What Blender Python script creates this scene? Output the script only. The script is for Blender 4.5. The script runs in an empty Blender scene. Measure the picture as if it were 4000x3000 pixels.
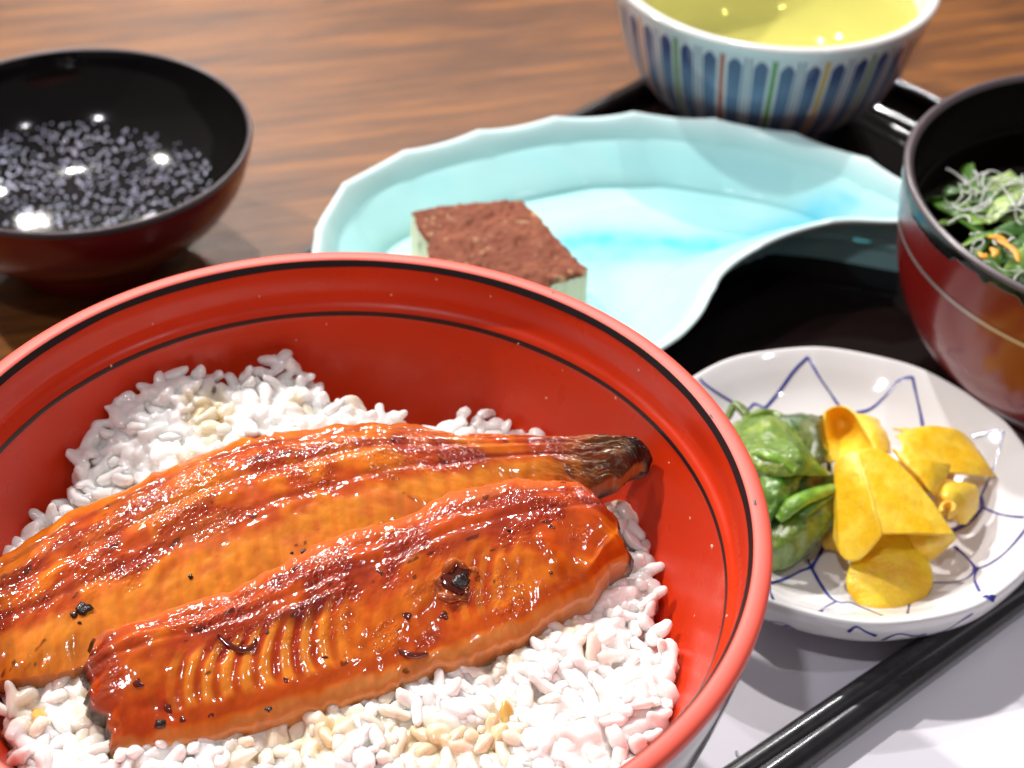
import bpy, math, random
import numpy as np
from mathutils import Vector, Matrix, Euler, Quaternion
from mathutils.bvhtree import BVHTree

S = 0.01                       # everything below is measured in centimetres
R = math.radians
sc = bpy.context.scene
COL = sc.collection
rng = np.random.default_rng(7)
random.seed(7)

# ------------------------------------------------------------------ camera
PITCH, ROLL, FPX, CAMH = 39.657, 2.838, 6765.0, 30.2
cd = bpy.data.cameras.new('camera')
cam = bpy.data.objects.new('camera', cd); COL.objects.link(cam); sc.camera = cam
cam.location = (0, 0, CAMH * S)
cam.rotation_euler = (Matrix.Rotation(R(90 - PITCH), 3, 'X') @ Matrix.Rotation(R(ROLL), 3, 'Z')).to_euler()
cd.sensor_width = 36; cd.lens = FPX / 4000 * 36
cd.clip_start = 0.01; cd.clip_end = 50
cd.dof.use_dof = True; cd.dof.focus_distance = 0.335; cd.dof.aperture_fstop = 19

# ------------------------------------------------------------------ light: a dim room lit by ceiling lamps
w = bpy.data.worlds.new('World'); sc.world = w; w.use_nodes = True
w.node_tree.nodes['Background'].inputs[0].default_value = (1.0, 0.93, 0.87, 1)
w.node_tree.nodes['Background'].inputs[1].default_value = 0.17
sc.view_settings.view_transform = 'Standard'; sc.view_settings.look = 'None'
sc.view_settings.exposure = 0.0; sc.view_settings.gamma = 1
sc.cycles.use_denoising = True
sc.cycles.max_bounces = 8; sc.cycles.transparent_max_bounces = 12
sc.cycles.sample_clamp_indirect = 4

def lamp(name, loc, power, radius, col=(1, .95, .9)):
    l = bpy.data.lights.new(name, 'POINT'); l.energy = power; l.shadow_soft_size = radius; l.color = col
    o = bpy.data.objects.new(name, l); o.location = loc; COL.objects.link(o); return o
lamp('ceiling_lamp', (-0.28, 1.02, 1.10), 42, 0.020, (1, .95, .90))
lamp('ceiling_lamp', (-0.95, 0.85, 1.15), 74, 0.024, (1, .95, .90))
lamp('ceiling_lamp', (0.75, 0.05, 1.35), 8, 0.026, (.97, .95, 1))
lamp('ceiling_lamp', (-0.30, -0.30, 1.35), 16, 0.026, (.97, .95, 1))
lamp('far_ceiling_lamp', (-1.20, 2.90, 1.50), 16, 0.06)

# ------------------------------------------------------------------ helpers
_p, _r = R(PITCH), R(ROLL)
def ray(px, py):
    """viewing ray through a point measured on a 2212 x 1659 copy of the photograph"""
    x = (px * 1.80832 - 2000) / FPX; y = -(py * 1.80832 - 1500) / FPX
    c, s = math.cos(_r), math.sin(_r); x, y = c * x - s * y, s * x + c * y
    return np.array([x, math.cos(_p) + y * math.sin(_p), -math.sin(_p) + y * math.cos(_p)])
def at(px, py, z):
    d = ray(px, py); t = (z - CAMH) / d[2]
    return np.array([0, 0, CAMH]) + d * t
def project(v):
    d = np.asarray(v, float) - np.array([0, 0, CAMH])
    fw = np.array([0, math.cos(_p), -math.sin(_p)]); up = np.array([0, math.sin(_p), math.cos(_p)])
    dd = d @ fw; x = d[..., 0] / dd; y = (d @ up) / dd
    c, s = math.cos(-_r), math.sin(-_r); x, y = c * x - s * y, s * x + c * y
    return (2000 + FPX * x) / 1.80832, (1500 - FPX * y) / 1.80832

def hash3(i, j, k, seed):
    n = (i * 374761393 + j * 668265263 + k * 2147483647 + seed * 974634777) & 0xFFFFFFFF
    n = ((n ^ (n >> 13)) * 1274126177) & 0xFFFFFFFF
    return ((n ^ (n >> 16)) & 0xFFFF) / 65535.0
def noise(x, y, z=0, seed=0):
    x, y, z = np.broadcast_arrays(np.asarray(x, float), np.asarray(y, float), np.asarray(z, float))
    i, j, k = np.floor(x).astype(np.int64), np.floor(y).astype(np.int64), np.floor(z).astype(np.int64)
    fx, fy, fz = x - i, y - j, z - k
    fx, fy, fz = [t * t * t * (t * (t * 6 - 15) + 10) for t in (fx, fy, fz)]
    out = 0
    for a in (0, 1):
        for b in (0, 1):
            for c in (0, 1):
                out = out + hash3(i + a, j + b, k + c, seed) * (fx if a else 1 - fx) * (fy if b else 1 - fy) * (fz if c else 1 - fz)
    return out * 2 - 1
def fbm(x, y, z=0, seed=0, oct=4, gain=.5):
    o, a = 0, 1.0
    for n in range(oct):
        o = o + a * noise(np.asarray(x) * 2 ** n, np.asarray(y) * 2 ** n, np.asarray(z) * 2 ** n, seed + n * 17); a *= gain
    return o
def domes(x, y, seed=0, size=(.45, .95)):
    """scattered little round blisters, height 0..1, one per cell of a unit lattice"""
    i, j = np.floor(x).astype(np.int64), np.floor(y).astype(np.int64); o = np.zeros(np.shape(x))
    for a in (-1, 0, 1):
        for b in (-1, 0, 1):
            ii, jj = i + a, j + b
            cx = ii + .5 + .8 * (hash3(ii, jj, 0 * ii, seed) - .5); cy = jj + .5 + .8 * (hash3(ii, jj, 0 * ii + 1, seed) - .5)
            r = .5 * (size[0] + (size[1] - size[0]) * hash3(ii, jj, 0 * ii + 2, seed))
            o = np.maximum(o, np.sqrt(np.clip(1 - ((x - cx) ** 2 + (y - cy) ** 2) / r ** 2, 0, 1)) * r)
    return o
def sstep(a, b, x):
    t = np.clip((np.asarray(x, float) - a) / (b - a), 0, 1); return t * t * (3 - 2 * t)
def mixc(a, b, t):
    t = np.asarray(t)[..., None]; return a * (1 - t) + b * t
def catmull(P, n, closed=False):
    P = np.asarray(P, float); m = len(P)
    if closed:
        t = np.arange(n) / n * m
        i = np.floor(t).astype(int); f = (t - i)[:, None]
        p0, p1, p2, p3 = P[(i - 1) % m], P[i % m], P[(i + 1) % m], P[(i + 2) % m]
    else:
        t = np.linspace(0, m - 1, n); i = np.minimum(np.floor(t).astype(int), m - 2); f = (t - i)[:, None]
        p1, p2 = P[i], P[i + 1]
        p0 = np.where((i > 0)[:, None], P[np.maximum(i - 1, 0)], 2 * p1 - p2)
        p3 = np.where((i < m - 2)[:, None], P[np.minimum(i + 2, m - 1)], 2 * p2 - p1)
    return .5 * ((2 * p1) + (-p0 + p2) * f + (2 * p0 - 5 * p1 + 4 * p2 - p3) * f ** 2 + (-p0 + 3 * p1 - 3 * p2 + p3) * f ** 3)

def empty(name, loc_cm=(0, 0, 0), rz=0):
    o = bpy.data.objects.new(name, None); o.empty_display_size = .02
    o.location = Vector(loc_cm) * S; o.rotation_euler = (0, 0, rz); COL.objects.link(o); return o
def tag(o, label=None, cat=None, group=None, kind=None):
    if label: o['label'] = label
    if cat: o['category'] = cat
    if group: o['group'] = group
    if kind: o['kind'] = kind
    return o
def make_mesh(name, V, F, colors=None, smooth=True):
    """V in cm (n,3); F (m,4) or (m,3) array, or list of arrays"""
    me = bpy.data.meshes.new(name)
    V = np.asarray(V, np.float32) * S
    Fs = F if isinstance(F, list) else [F]
    Fs = [np.asarray(f, np.int32) for f in Fs if len(f)]
    nl = sum(f.size for f in Fs); npoly = sum(len(f) for f in Fs)
    me.vertices.add(len(V)); me.vertices.foreach_set('co', V.ravel())
    me.loops.add(nl); me.loops.foreach_set('vertex_index', np.concatenate([f.ravel() for f in Fs]))
    me.polygons.add(npoly)
    tot = np.concatenate([np.full(len(f), f.shape[1]) for f in Fs]); st = np.concatenate([[0], np.cumsum(tot)[:-1]])
    me.polygons.foreach_set('loop_start', st.astype(np.int32))
    me.polygons.foreach_set('use_smooth', np.full(npoly, smooth))
    me.update(calc_edges=True); me.validate()
    if colors is not None:
        ca = me.color_attributes.new('Col', 'FLOAT_COLOR', 'POINT')
        c = np.ones((len(V), 4), np.float32); c[:, :colors.shape[1]] = colors
        ca.data.foreach_set('color', c.ravel())
    return me
def obj(name, V, F, mat, parent=None, colors=None, smooth=True):
    """vertices are in world centimetres; a parent Empty may sit anywhere with no rotation"""
    V = np.asarray(V, float)
    if parent is not None:
        off = np.array(parent.matrix_world.translation if parent.parent else parent.location) / S
        p = parent
        off = np.zeros(3)
        while p is not None:
            off += np.array(p.location) / S; p = p.parent
        V = V - off
    me = make_mesh(name, V, F, colors, smooth)
    o = bpy.data.objects.new(name, me); COL.objects.link(o); o.parent = parent
    if mat: me.materials.append(mat)
    return o
def grid_faces(nu, nv, wu=False, wv=False):
    i = np.arange(nu if wu else nu - 1); j = np.arange(nv if wv else nv - 1)
    I, J = np.meshgrid(i, j, indexing='ij'); I2, J2 = (I + 1) % nu, (J + 1) % nv
    return np.stack([I * nv + J, I2 * nv + J, I2 * nv + J2, I * nv + J2], -1).reshape(-1, 4)
def lathe(prof, n=128, centre=(0, 0), wob=None):
    prof = np.asarray(prof, float); a = np.linspace(0, 2 * np.pi, n, endpoint=False)
    r = np.maximum(prof[None, :, 0], 1e-4); A = a[:, None]
    V = np.stack([centre[0] + r * np.cos(A), centre[1] + r * np.sin(A), np.broadcast_to(prof[None, :, 1], (n, len(prof)))], -1)
    if wob is not None: V = wob(V, A, r)
    F = grid_faces(n, len(prof), wu=True)
    return V, F
def dens(pts, n): return catmull(pts, n)
def tube(P, rad, n=10, flat=1.0, cap=True, up=(0, 0, 1)):
    P = np.asarray(P, float); m = len(P); rad = np.broadcast_to(np.asarray(rad, float), (m,))
    T = np.gradient(P, axis=0); T /= np.linalg.norm(T, axis=1)[:, None] + 1e-9
    U = np.array(up, float); B = np.cross(T, U); B /= np.linalg.norm(B, axis=1)[:, None] + 1e-9
    N = np.cross(B, T)
    a = np.linspace(0, 2 * np.pi, n, endpoint=False)
    V = P[:, None] + rad[:, None, None] * (np.cos(a)[None, :, None] * B[:, None] + flat * np.sin(a)[None, :, None] * N[:, None])
    F = [grid_faces(m, n, wv=True)]
    V = V.reshape(-1, 3)
    if cap:
        k = len(V); V = np.vstack([V, P[0], P[-1]])
        j = np.arange(n); F.append(np.stack([np.full(n, k), (j + 1) % n, j], 1))
        F.append(np.stack([np.full(n, k + 1), (m - 1) * n + j, (m - 1) * n + (j + 1) % n], 1))
    return V, F
def join(parts):
    Vs, Q, T, k = [], [], [], 0
    for V, F in parts:
        V = np.asarray(V).reshape(-1, 3); Vs.append(V)
        for f in (F if isinstance(F, list) else [F]):
            (Q if f.shape[1] == 4 else T).append(np.asarray(f) + k)
        k += len(V)
    F = []
    if Q: F.append(np.vstack(Q))
    if T: F.append(np.vstack(T))
    return np.vstack(Vs), F
def inside(poly, x, y):
    poly = np.asarray(poly)[:, :2]; c = np.zeros(np.shape(x), bool); n = len(poly)
    for i in range(n):
        x1, y1 = poly[i]; x2, y2 = poly[(i + 1) % n]
        if y1 == y2: continue
        cond = ((y1 > y) != (y2 > y)) & (x < (x2 - x1) * (y - y1) / (y2 - y1) + x1); c ^= cond
    return c
def dist_poly(poly, x, y, closed=True):
    poly = np.asarray(poly)[:, :2]; d = np.full(np.shape(x), 1e9); n = len(poly)
    for i in range(n if closed else n - 1):
        a, b = poly[i], poly[(i + 1) % n]; ab = b - a; L = ab @ ab + 1e-12
        t = np.clip(((x - a[0]) * ab[0] + (y - a[1]) * ab[1]) / L, 0, 1)
        d = np.minimum(d, np.hypot(x - a[0] - t * ab[0], y - a[1] - t * ab[1]))
    return d
def bvh_of(V, F):
    V = np.asarray(V).reshape(-1, 3); Fl = []
    for f in (F if isinstance(F, list) else [F]): Fl += np.asarray(f).tolist()
    return BVHTree.FromPolygons([tuple(v) for v in V], Fl)
def shoot(bvh, px, py):
    d = Vector(ray(px, py)).normalized()
    h, n, _, _ = bvh.ray_cast(Vector((0, 0, CAMH)), d)
    if h is None: return None, None
    if n.dot(d) > 0: n = -n
    return np.array(h), np.array(n)

_g = Vector(at(470, 500, -1.0)); _d = Vector(ray(470, 500)).normalized(); _d.z *= -1
lamp('hanging_lamp', (_g + _d * 190) * S, 32, 0.03)
# one slim strip lamp on the ceiling (bright at one end), caught by the raised ridges of the tray
ba = R(-42.8); Bx = Vector((math.cos(ba), math.sin(ba), 0))
def glint(x_, y_):
    g0 = Vector(at(x_, y_, 0)); d_ = Vector(ray(x_, y_)).normalized(); d_.z *= -1
    l1 = Matrix.Rotation(R(24), 3, Bx) @ d_; l2 = Matrix.Rotation(R(-24), 3, Bx) @ d_
    return (g0 + (l1 if l1.z > l2.z else l2) * 170) * S
for (a_, b_), pw_ in [(((1887, 243), (1925, 262)), 9), (((1925, 262), (2030, 312)), 2.5)]:
    q0, q1 = glint(*a_), glint(*b_)
    l = bpy.data.lights.new('strip_lamp', 'AREA'); l.shape = 'RECTANGLE'; l.size = (q1 - q0).length; l.size_y = .02; l.energy = pw_
    o = bpy.data.objects.new('strip_lamp', l); COL.objects.link(o); o.location = (q0 + q1) / 2
    zx = (q1 - q0).normalized(); nn_ = (o.location - Vector((.125, .52, 0))).normalized(); yy = nn_.cross(zx).normalized(); nn_ = zx.cross(yy)
    o.rotation_euler = Matrix((zx, yy, nn_)).transposed().to_euler()
    print('strip', o.location[:])

def blob(c, r, seed, flat=.6, n=12, m=8, nrm_=None, amp=.3):
    th = np.linspace(0, np.pi, m)[:, None]; ph = np.linspace(0, 2 * np.pi, n, endpoint=False)[None]
    d = np.stack([np.sin(th) * np.cos(ph), np.sin(th) * np.sin(ph), np.cos(th) + 0 * ph], -1)
    rr = 1 + amp * noise(d[..., 0] * 1.6 + seed, d[..., 1] * 1.6, d[..., 2] * 1.6, seed=seed)
    P = d * rr[..., None] * np.array(r) * np.array([1, 1, flat])
    if nrm_ is not None:
        q = Vector(nrm_).to_track_quat('Z', 'Y').to_matrix(); P = P @ np.array(q).T
    return (P + np.array(c)).reshape(-1, 3), grid_faces(m, n, wv=True)

# ------------------------------------------------------------------ materials
def mat(name, col=(.5, .5, .5), rough=.4, spec=.5, coat=0, coat_r=.05, sss=0, sss_r=(1, .5, .3), sss_s=.002, metal=0,
        vcol=False, bump=None, var=None, trans=0, ocol=False, rvar=None):
    m = bpy.data.materials.new(name); m.use_nodes = True; nt = m.node_tree; N, L = nt.nodes, nt.links
    b = N['Principled BSDF']
    b.inputs['Base Color'].default_value = (*col, 1); b.inputs['Roughness'].default_value = rough
    b.inputs['Specular IOR Level'].default_value = spec; b.inputs['Coat Weight'].default_value = coat
    b.inputs['Coat Roughness'].default_value = coat_r; b.inputs['Metallic'].default_value = metal
    b.inputs['Transmission Weight'].default_value = trans
    if sss:
        b.inputs['Subsurface Weight'].default_value = sss; b.inputs['Subsurface Radius'].default_value = sss_r
        b.inputs['Subsurface Scale'].default_value = sss_s
    tc = N.new('ShaderNodeTexCoord')
    src = None
    if vcol:
        a = N.new('ShaderNodeVertexColor'); a.layer_name = 'Col'; src = a.outputs['Color']
    if ocol:
        a = N.new('ShaderNodeObjectInfo'); src = a.outputs['Color']
    if var:      # (scale per metre, strength, detail)
        n = N.new('ShaderNodeTexNoise'); n.inputs['Scale'].default_value = var[0]; n.inputs['Detail'].default_value = 5
        L.new(tc.outputs['Object'], n.inputs['Vector'])
        mr = N.new('ShaderNodeMapRange'); mr.inputs['From Min'].default_value = .3; mr.inputs['From Max'].default_value = .7
        mr.inputs['To Min'].default_value = 1 - var[1]; mr.inputs['To Max'].default_value = 1 + var[1]
        L.new(n.outputs['Fac'], mr.inputs['Value'])
        mx = N.new('ShaderNodeVectorMath'); mx.operation = 'SCALE'
        if src: L.new(src, mx.inputs[0])
        else: mx.inputs[0].default_value = col
        L.new(mr.outputs[0], mx.inputs['Scale']); src = mx.outputs[0]
    if src: L.new(src, b.inputs['Base Color'])
    if rvar:     # (scale, min, max)
        n = N.new('ShaderNodeTexNoise'); n.inputs['Scale'].default_value = rvar[0]; n.inputs['Detail'].default_value = 6
        L.new(tc.outputs['Object'], n.inputs['Vector'])
        mr = N.new('ShaderNodeMapRange'); mr.inputs['From Min'].default_value = .35; mr.inputs['From Max'].default_value = .65
        mr.inputs['To Min'].default_value = rvar[1]; mr.inputs['To Max'].default_value = rvar[2]
        L.new(n.outputs['Fac'], mr.inputs['Value']); L.new(mr.outputs[0], b.inputs['Roughness'])
    if bump:     # list of (scale, distance metres)
        prev = None
        for s_, d_ in bump:
            n = N.new('ShaderNodeTexNoise'); n.inputs['Scale'].default_value = s_; n.inputs['Detail'].default_value = 4
            L.new(tc.outputs['Object'], n.inputs['Vector'])
            bp = N.new('ShaderNodeBump'); bp.inputs['Strength'].default_value = 1; bp.inputs['Distance'].default_value = d_
            L.new(n.outputs['Fac'], bp.inputs['Height'])
            if prev: L.new(prev, bp.inputs['Normal'])
            prev = bp.outputs['Normal']
        L.new(prev, b.inputs['Normal'])
        if coat: L.new(prev, b.inputs['Coat Normal'])
    return m
M = {}
M['red'] = mat('red_lacquer', (.62, .034, .005), .34, .3, .12, .12, var=(60, .05), bump=[(900, .00001)], rvar=(90, .26, .42))
M['rim_red'] = mat('worn_red_lacquer_rim', (.80, .095, .060), .5, .5, .1, .35, var=(90, .06), bump=[(1500, .00001)])
M['maroon'] = mat('dark_lacquer', (.030, .0035, .006), .16, .6, .5, .05)
M['black_line'] = mat('black_paint', (.012, .010, .012), .35)
M['rice'] = mat('cooked_rice', (.80, .79, .77), .30, .5, .5, .08, sss=.8, sss_r=(1, .95, .9), sss_s=.0012, ocol=True, bump=[(700, .00004)])
M['rice_v'] = mat('cooked_rice_mass', (.80, .79, .77), .30, .5, .5, .08, sss=1, sss_r=(1, .95, .9), sss_s=.0035, vcol=True, bump=[(700, .00004)])
M['eel'] = mat('glazed_grilled_eel', (.5, .1, .02), .6, .08, .8, .10, sss=.05, sss_r=(1, .3, .08), sss_s=.001, vcol=True,
               bump=[(900, .00003)]); M['eel'].node_tree.nodes['Principled BSDF'].inputs['Coat IOR'].default_value = 1.55
M['char'] = mat('charred_flake', (.012, .009, .009), .3, .5, .4, .1, bump=[(1500, .0002)])
M['glaze'] = mat('caramel_glaze', (.10, .012, .004), .1, .5, 1, .03, bump=[(500, .0001)])
M['blackshell'] = mat('black_lacquer', (.009, .008, .008), .10, .35, 0, .06, bump=[(1200, .00001)])
M['redshell'] = mat('deep_red_lacquer', (.19, .008, .006), .24, .45, .4, .14, var=(40, .06))
M['drop'] = mat('water_bead', (.72, .72, .92), .08, 1.0, 1, .03, metal=.55); M['drop'].node_tree.nodes['Principled BSDF'].inputs['IOR'].default_value = 2.0
M['dish'] = mat('turquoise_glaze', (.4, .75, .75), .3, .22, .06, .06, vcol=True, sss=.0, var=(50, .02))
M['porcelain'] = mat('white_porcelain', (.80, .78, .80), .07, .45, .15, .03, vcol=True)
M['blue_paint'] = mat('cobalt_brush_line', (.02, .03, .30), .2, .5, .5, .05, vcol=True)
M['paper'] = mat('white_paper', (.82, .79, .87), .6, .3, bump=[(700, .00003)], var=(25, .02))
M['paper_line'] = mat('grey_print', (.45, .44, .50), .6)
M['tray'] = mat('black_tray_lacquer', (.007, .0035, .0035), .05, .3)
M['tray_edge'] = mat('worn_tray_edge', (.22, .06, .015), .35, vcol=True)
M['stick'] = mat('black_chopstick_lacquer', (.010, .009, .012), .24, .5, .3, .15, rvar=(200, .26, .4))
M['cream'] = mat('pale_custard_tofu', (.70, .68, .45), .4, .5, sss=.3, sss_r=(1, .9, .5), sss_s=.002, vcol=True)
M['cocoa'] = mat('cocoa_dust', (.30, .085, .045), .7, .2, vcol=True, bump=[(900, .00015), (2500, .00015)])
M['pick_y'] = mat('yellow_pickled_radish', (.80, .42, .02), .38, .4, .35, .16, sss=.35, sss_r=(1, .6, .1), sss_s=.0012, vcol=True, var=(1400, .07), bump=[(500, .00015), (1800, .00016)])
M['pick_g'] = mat('green_pickled_leaf', (.12, .2, .02), .25, .5, .8, .10, sss=.2, sss_r=(.5, 1, .2), sss_s=.002, vcol=True, var=(500, .25), bump=[(350, .0004), (1400, .0002)])
M['gold'] = mat('silver_painted_line', (.45, .38, .38), .35, .5, metal=.6)
M['garnish'] = mat('soup_garnish', (.1, .3, .02), .45, .4, .1, .15, vcol=True, sss=.2, sss_r=(1, 1, 1), sss_s=.001)

def liquid(name, tint, rough=.03, spec=.5):
    m = bpy.data.materials.new(name); m.use_nodes = True; nt = m.node_tree; N, L = nt.nodes, nt.links
    for n in list(N): N.remove(n)
    out = N.new('ShaderNodeOutputMaterial'); tr = N.new('ShaderNodeBsdfTransparent'); gl = N.new('ShaderNodeBsdfGlossy')
    fr = N.new('ShaderNodeFresnel'); fr.inputs['IOR'].default_value = 1.33; mx = N.new('ShaderNodeMixShader')
    tr.inputs['Color'].default_value = (*tint, 1); gl.inputs['Roughness'].default_value = rough
    L.new(fr.outputs[0], mx.inputs[0]); L.new(tr.outputs[0], mx.inputs[1]); L.new(gl.outputs[0], mx.inputs[2])
    L.new(mx.outputs[0], out.inputs['Surface']); return m
M['tea'] = liquid('green_tea', (.88, .87, .42))
M['broth'] = liquid('clear_broth', (.55, .36, .16))

def wood():
    m = bpy.data.materials.new('brown_table_wood'); m.use_nodes = True; nt = m.node_tree; N, L = nt.nodes, nt.links
    b = N['Principled BSDF']; tc = N.new('ShaderNodeTexCoord')
    mp = N.new('ShaderNodeMapping'); mp.inputs['Rotation'].default_value = (0, 0, R(-18)); L.new(tc.outputs['Object'], mp.inputs['Vector'])
    def nz(sx, sy, scale, detail, rough=.6, dist=0):
        q = N.new('ShaderNodeMapping'); q.inputs['Scale'].default_value = (sx, sy, 1); L.new(mp.outputs[0], q.inputs['Vector'])
        n = N.new('ShaderNodeTexNoise'); n.inputs['Scale'].default_value = scale; n.inputs['Detail'].default_value = detail
        n.inputs['Roughness'].default_value = rough; n.inputs['Distortion'].default_value = dist
        L.new(q.outputs[0], n.inputs['Vector']); return n
    n1 = nz(7, 85, 1.6, 8, .66, .6); n2 = nz(22, 420, 1.5, 5, .7); n3 = nz(9, 26, 1, 3)
    cr = N.new('ShaderNodeValToRGB'); L.new(n1.outputs['Fac'], cr.inputs['Fac'])
    e = cr.color_ramp.elements; e[0].position = .28; e[0].color = (.055, .022, .012, 1); e[1].position = .72; e[1].color = (.34, .126, .024, 1)
    e2 = cr.color_ramp.elements.new(.5); e2.color = (.20, .074, .018, 1)
    cr2 = N.new('ShaderNodeValToRGB'); L.new(n2.outputs['Fac'], cr2.inputs['Fac'])
    cr2.color_ramp.elements[0].position = .36; cr2.color_ramp.elements[0].color = (.5, .45, .45, 1); cr2.color_ramp.elements[1].position = .62; cr2.color_ramp.elements[1].color = (1.08, 1.04, 1, 1)
    mx = N.new('ShaderNodeMix'); mx.data_type = 'RGBA'; mx.blend_type = 'MULTIPLY'; mx.inputs['Factor'].default_value = .6
    L.new(cr.outputs[0], mx.inputs[6]); L.new(cr2.outputs[0], mx.inputs[7])
    cr3 = N.new('ShaderNodeValToRGB'); L.new(n3.outputs['Fac'], cr3.inputs['Fac'])
    cr3.color_ramp.elements[0].position = .30; cr3.color_ramp.elements[0].color = (.42, .38, .42, 1); cr3.color_ramp.elements[1].position = .46; cr3.color_ramp.elements[1].color = (1, 1, 1, 1)
    mx2 = N.new('ShaderNodeMix'); mx2.data_type = 'RGBA'; mx2.blend_type = 'MULTIPLY'; mx2.inputs['Factor'].default_value = .7
    L.new(mx.outputs[2], mx2.inputs[6]); L.new(cr3.outputs[0], mx2.inputs[7]); L.new(mx2.outputs[2], b.inputs['Base Color'])
    b.inputs['Roughness'].default_value = .36; b.inputs['Specular IOR Level'].default_value = .32
    mr = N.new('ShaderNodeMapRange'); mr.inputs['To Min'].default_value = .24; mr.inputs['To Max'].default_value = .46
    L.new(n2.outputs['Fac'], mr.inputs['Value']); L.new(mr.outputs[0], b.inputs['Roughness'])
    bp = N.new('ShaderNodeBump'); bp.inputs['Distance'].default_value = .0003; bp.inputs['Strength'].default_value = .8
    L.new(n2.outputs['Fac'], bp.inputs['Height']); L.new(bp.outputs[0], b.inputs['Normal'])
    return m
M['wood'] = wood()

# ------------------------------------------------------------------ setting: the table
TZ = -1.0
V = np.array([[-90, -30, TZ], [90, -30, TZ], [90, 130, TZ], [-90, 130, TZ], [-90, -30, TZ - 4], [90, -30, TZ - 4], [90, 130, TZ - 4], [-90, 130, TZ - 4]], float)
F = np.array([[0, 1, 2, 3], [7, 6, 5, 4], [0, 4, 5, 1], [1, 5, 6, 2], [2, 6, 7, 3], [3, 7, 4, 0]])
o = obj('table_surface', V, F, M['wood'], smooth=False)
tag(o, 'brown wooden table top with streaky grain', 'table', kind='structure')

# ------------------------------------------------------------------ serving tray
Cn = np.array([8.5, 57.7]); ta = R(-132.8); A_ = np.array([math.cos(ta), math.sin(ta)]); B_ = np.array([-A_[1], A_[0]])
TL_, TW_ = 62.0, 44.0
def rounded_path(inset, n=10, rad=1.6):
    r = max(rad - inset, .15); c = []
    pts = [(0, 0), (TL_, 0), (TL_, TW_), (0, TW_)]
    cen = [(inset + r, inset + r, 180), (TL_ - inset - r, inset + r, 270), (TL_ - inset - r, TW_ - inset - r, 0), (inset + r, TW_ - inset - r, 90)]
    for cx, cy, a0 in cen:
        for k in range(n):
            a = R(a0 + 90 * k / (n - 1)); c.append((cx + r * math.cos(a), cy + r * math.sin(a)))
    c = np.array(c); return Cn + c[:, :1] * A_ + c[:, 1:] * B_
def sweep(prof):
    rings = [np.c_[rounded_path(i), np.full(40, z)] for i, z in prof]
    V = np.stack(rings, 1); return V, grid_faces(40, len(prof), wu=True)
tray = empty('serving_tray', (*(Cn + A_ * 30 + B_ * 22), TZ))
tag(tray, 'black lacquered serving tray with raised edge under the dishes', 'tray')
base = [(.15, TZ + .0), (.05, -.2), (.0, .35), (.10, .52)]
inner = [(.55, .52), (.66, .42), (.73, .16), (.80, .04), (.90, 0), (1.0, 0), (1.2, 0), (3.2, 0)]
V1, F1 = sweep(dens(base, 14)); V2, F2 = sweep(dens(inner, 90))
ring = np.c_[rounded_path(3.2), np.full(40, 0.)]
Vt, Ft = join([(V2, F2)])
fl = len(Vt); Vt = np.vstack([Vt, ring, [np.r_[Cn + A_ * 31 + B_ * 22, 0.]]])
Ft.append(np.array([[fl + 40, fl + i, fl + (i + 1) % 40] for i in range(40)]))
obj('tray_base', Vt, Ft, M['tray'], tray)
obj('tray_wall', V1.reshape(-1, 3), F1, M['tray'], tray)
M['ridge'] = mat('polished_tray_ridge', (.007, .0035, .0035), .06, .8, 1, .05); M['ridge'].node_tree.nodes['Principled BSDF'].inputs['IOR'].default_value = 1.9
for q_ in (1.52, 2.2, 2.88):
    Vr_, Fr_ = sweep([(q_ - .14 + .28 * k_ / 10, .002 + .05 * math.sin(math.pi * k_ / 10)) for k_ in range(11)]); obj('tray_ridge', Vr_.reshape(-1, 3), Fr_, M['ridge'], tray)
Vr_, Fr_ = sweep(dens([(.32, .575), (.40, .60), (.50, .585), (.56, .51)], 12)); obj('tray_lip', Vr_.reshape(-1, 3), Fr_, M['ridge'], tray)
V3, F3 = sweep(dens([(.10, .52), (.16, .565), (.25, .58), (.33, .57)], 8)); cE = np.tile((.008, .004, .004), (V3.shape[0], V3.shape[1], 1)); cE[((V3[..., :2] - Cn) @ A_) < .62] = (.30, .085, .02); obj('tray_edge', V3.reshape(-1, 3), F3, M['tray_edge'], tray, cE.reshape(-1, 3))

# ------------------------------------------------------------------ paper place mat
u = np.array([.74, .67]) / np.hypot(.74, .67); nrm = np.array([u[1], -u[0]])
def pw(a, b): return u * a + nrm * b
NP = (60, 24)
AA, BB = np.meshgrid(np.linspace(2, 44, NP[0]), np.linspace(18.0, -8.0, NP[1]), indexing='ij')
org = -nrm * 0
X = u[0] * AA - nrm[0] * -1 * 0; 
P0 = u[None, None] * AA[..., None] + nrm[None, None] * (-18.3 + (18.0 - BB))[..., None]
Zp = .02 + .012 * (fbm(AA / 6, BB / 6, seed=3) + 1)
Vp = np.concatenate([P0, Zp[..., None]], -1)
pm = obj('paper_place_mat', Vp.reshape(-1, 3), grid_faces(*NP)[:, ::-1], M['paper'])
tag(pm, 'white paper sheet on the tray under the chopsticks and red bowl', 'place mat')
cv = np.array([at(x, y, .06) for x, y in [(1590, 1622), (1597, 1636), (1610, 1644), (1632, 1649), (1660, 1652), (1720, 1654)]])
V, F = tube(catmull(cv, 24), .03, 6, .2); obj('printed_line', V, F, M['paper_line'], pm)

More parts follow.
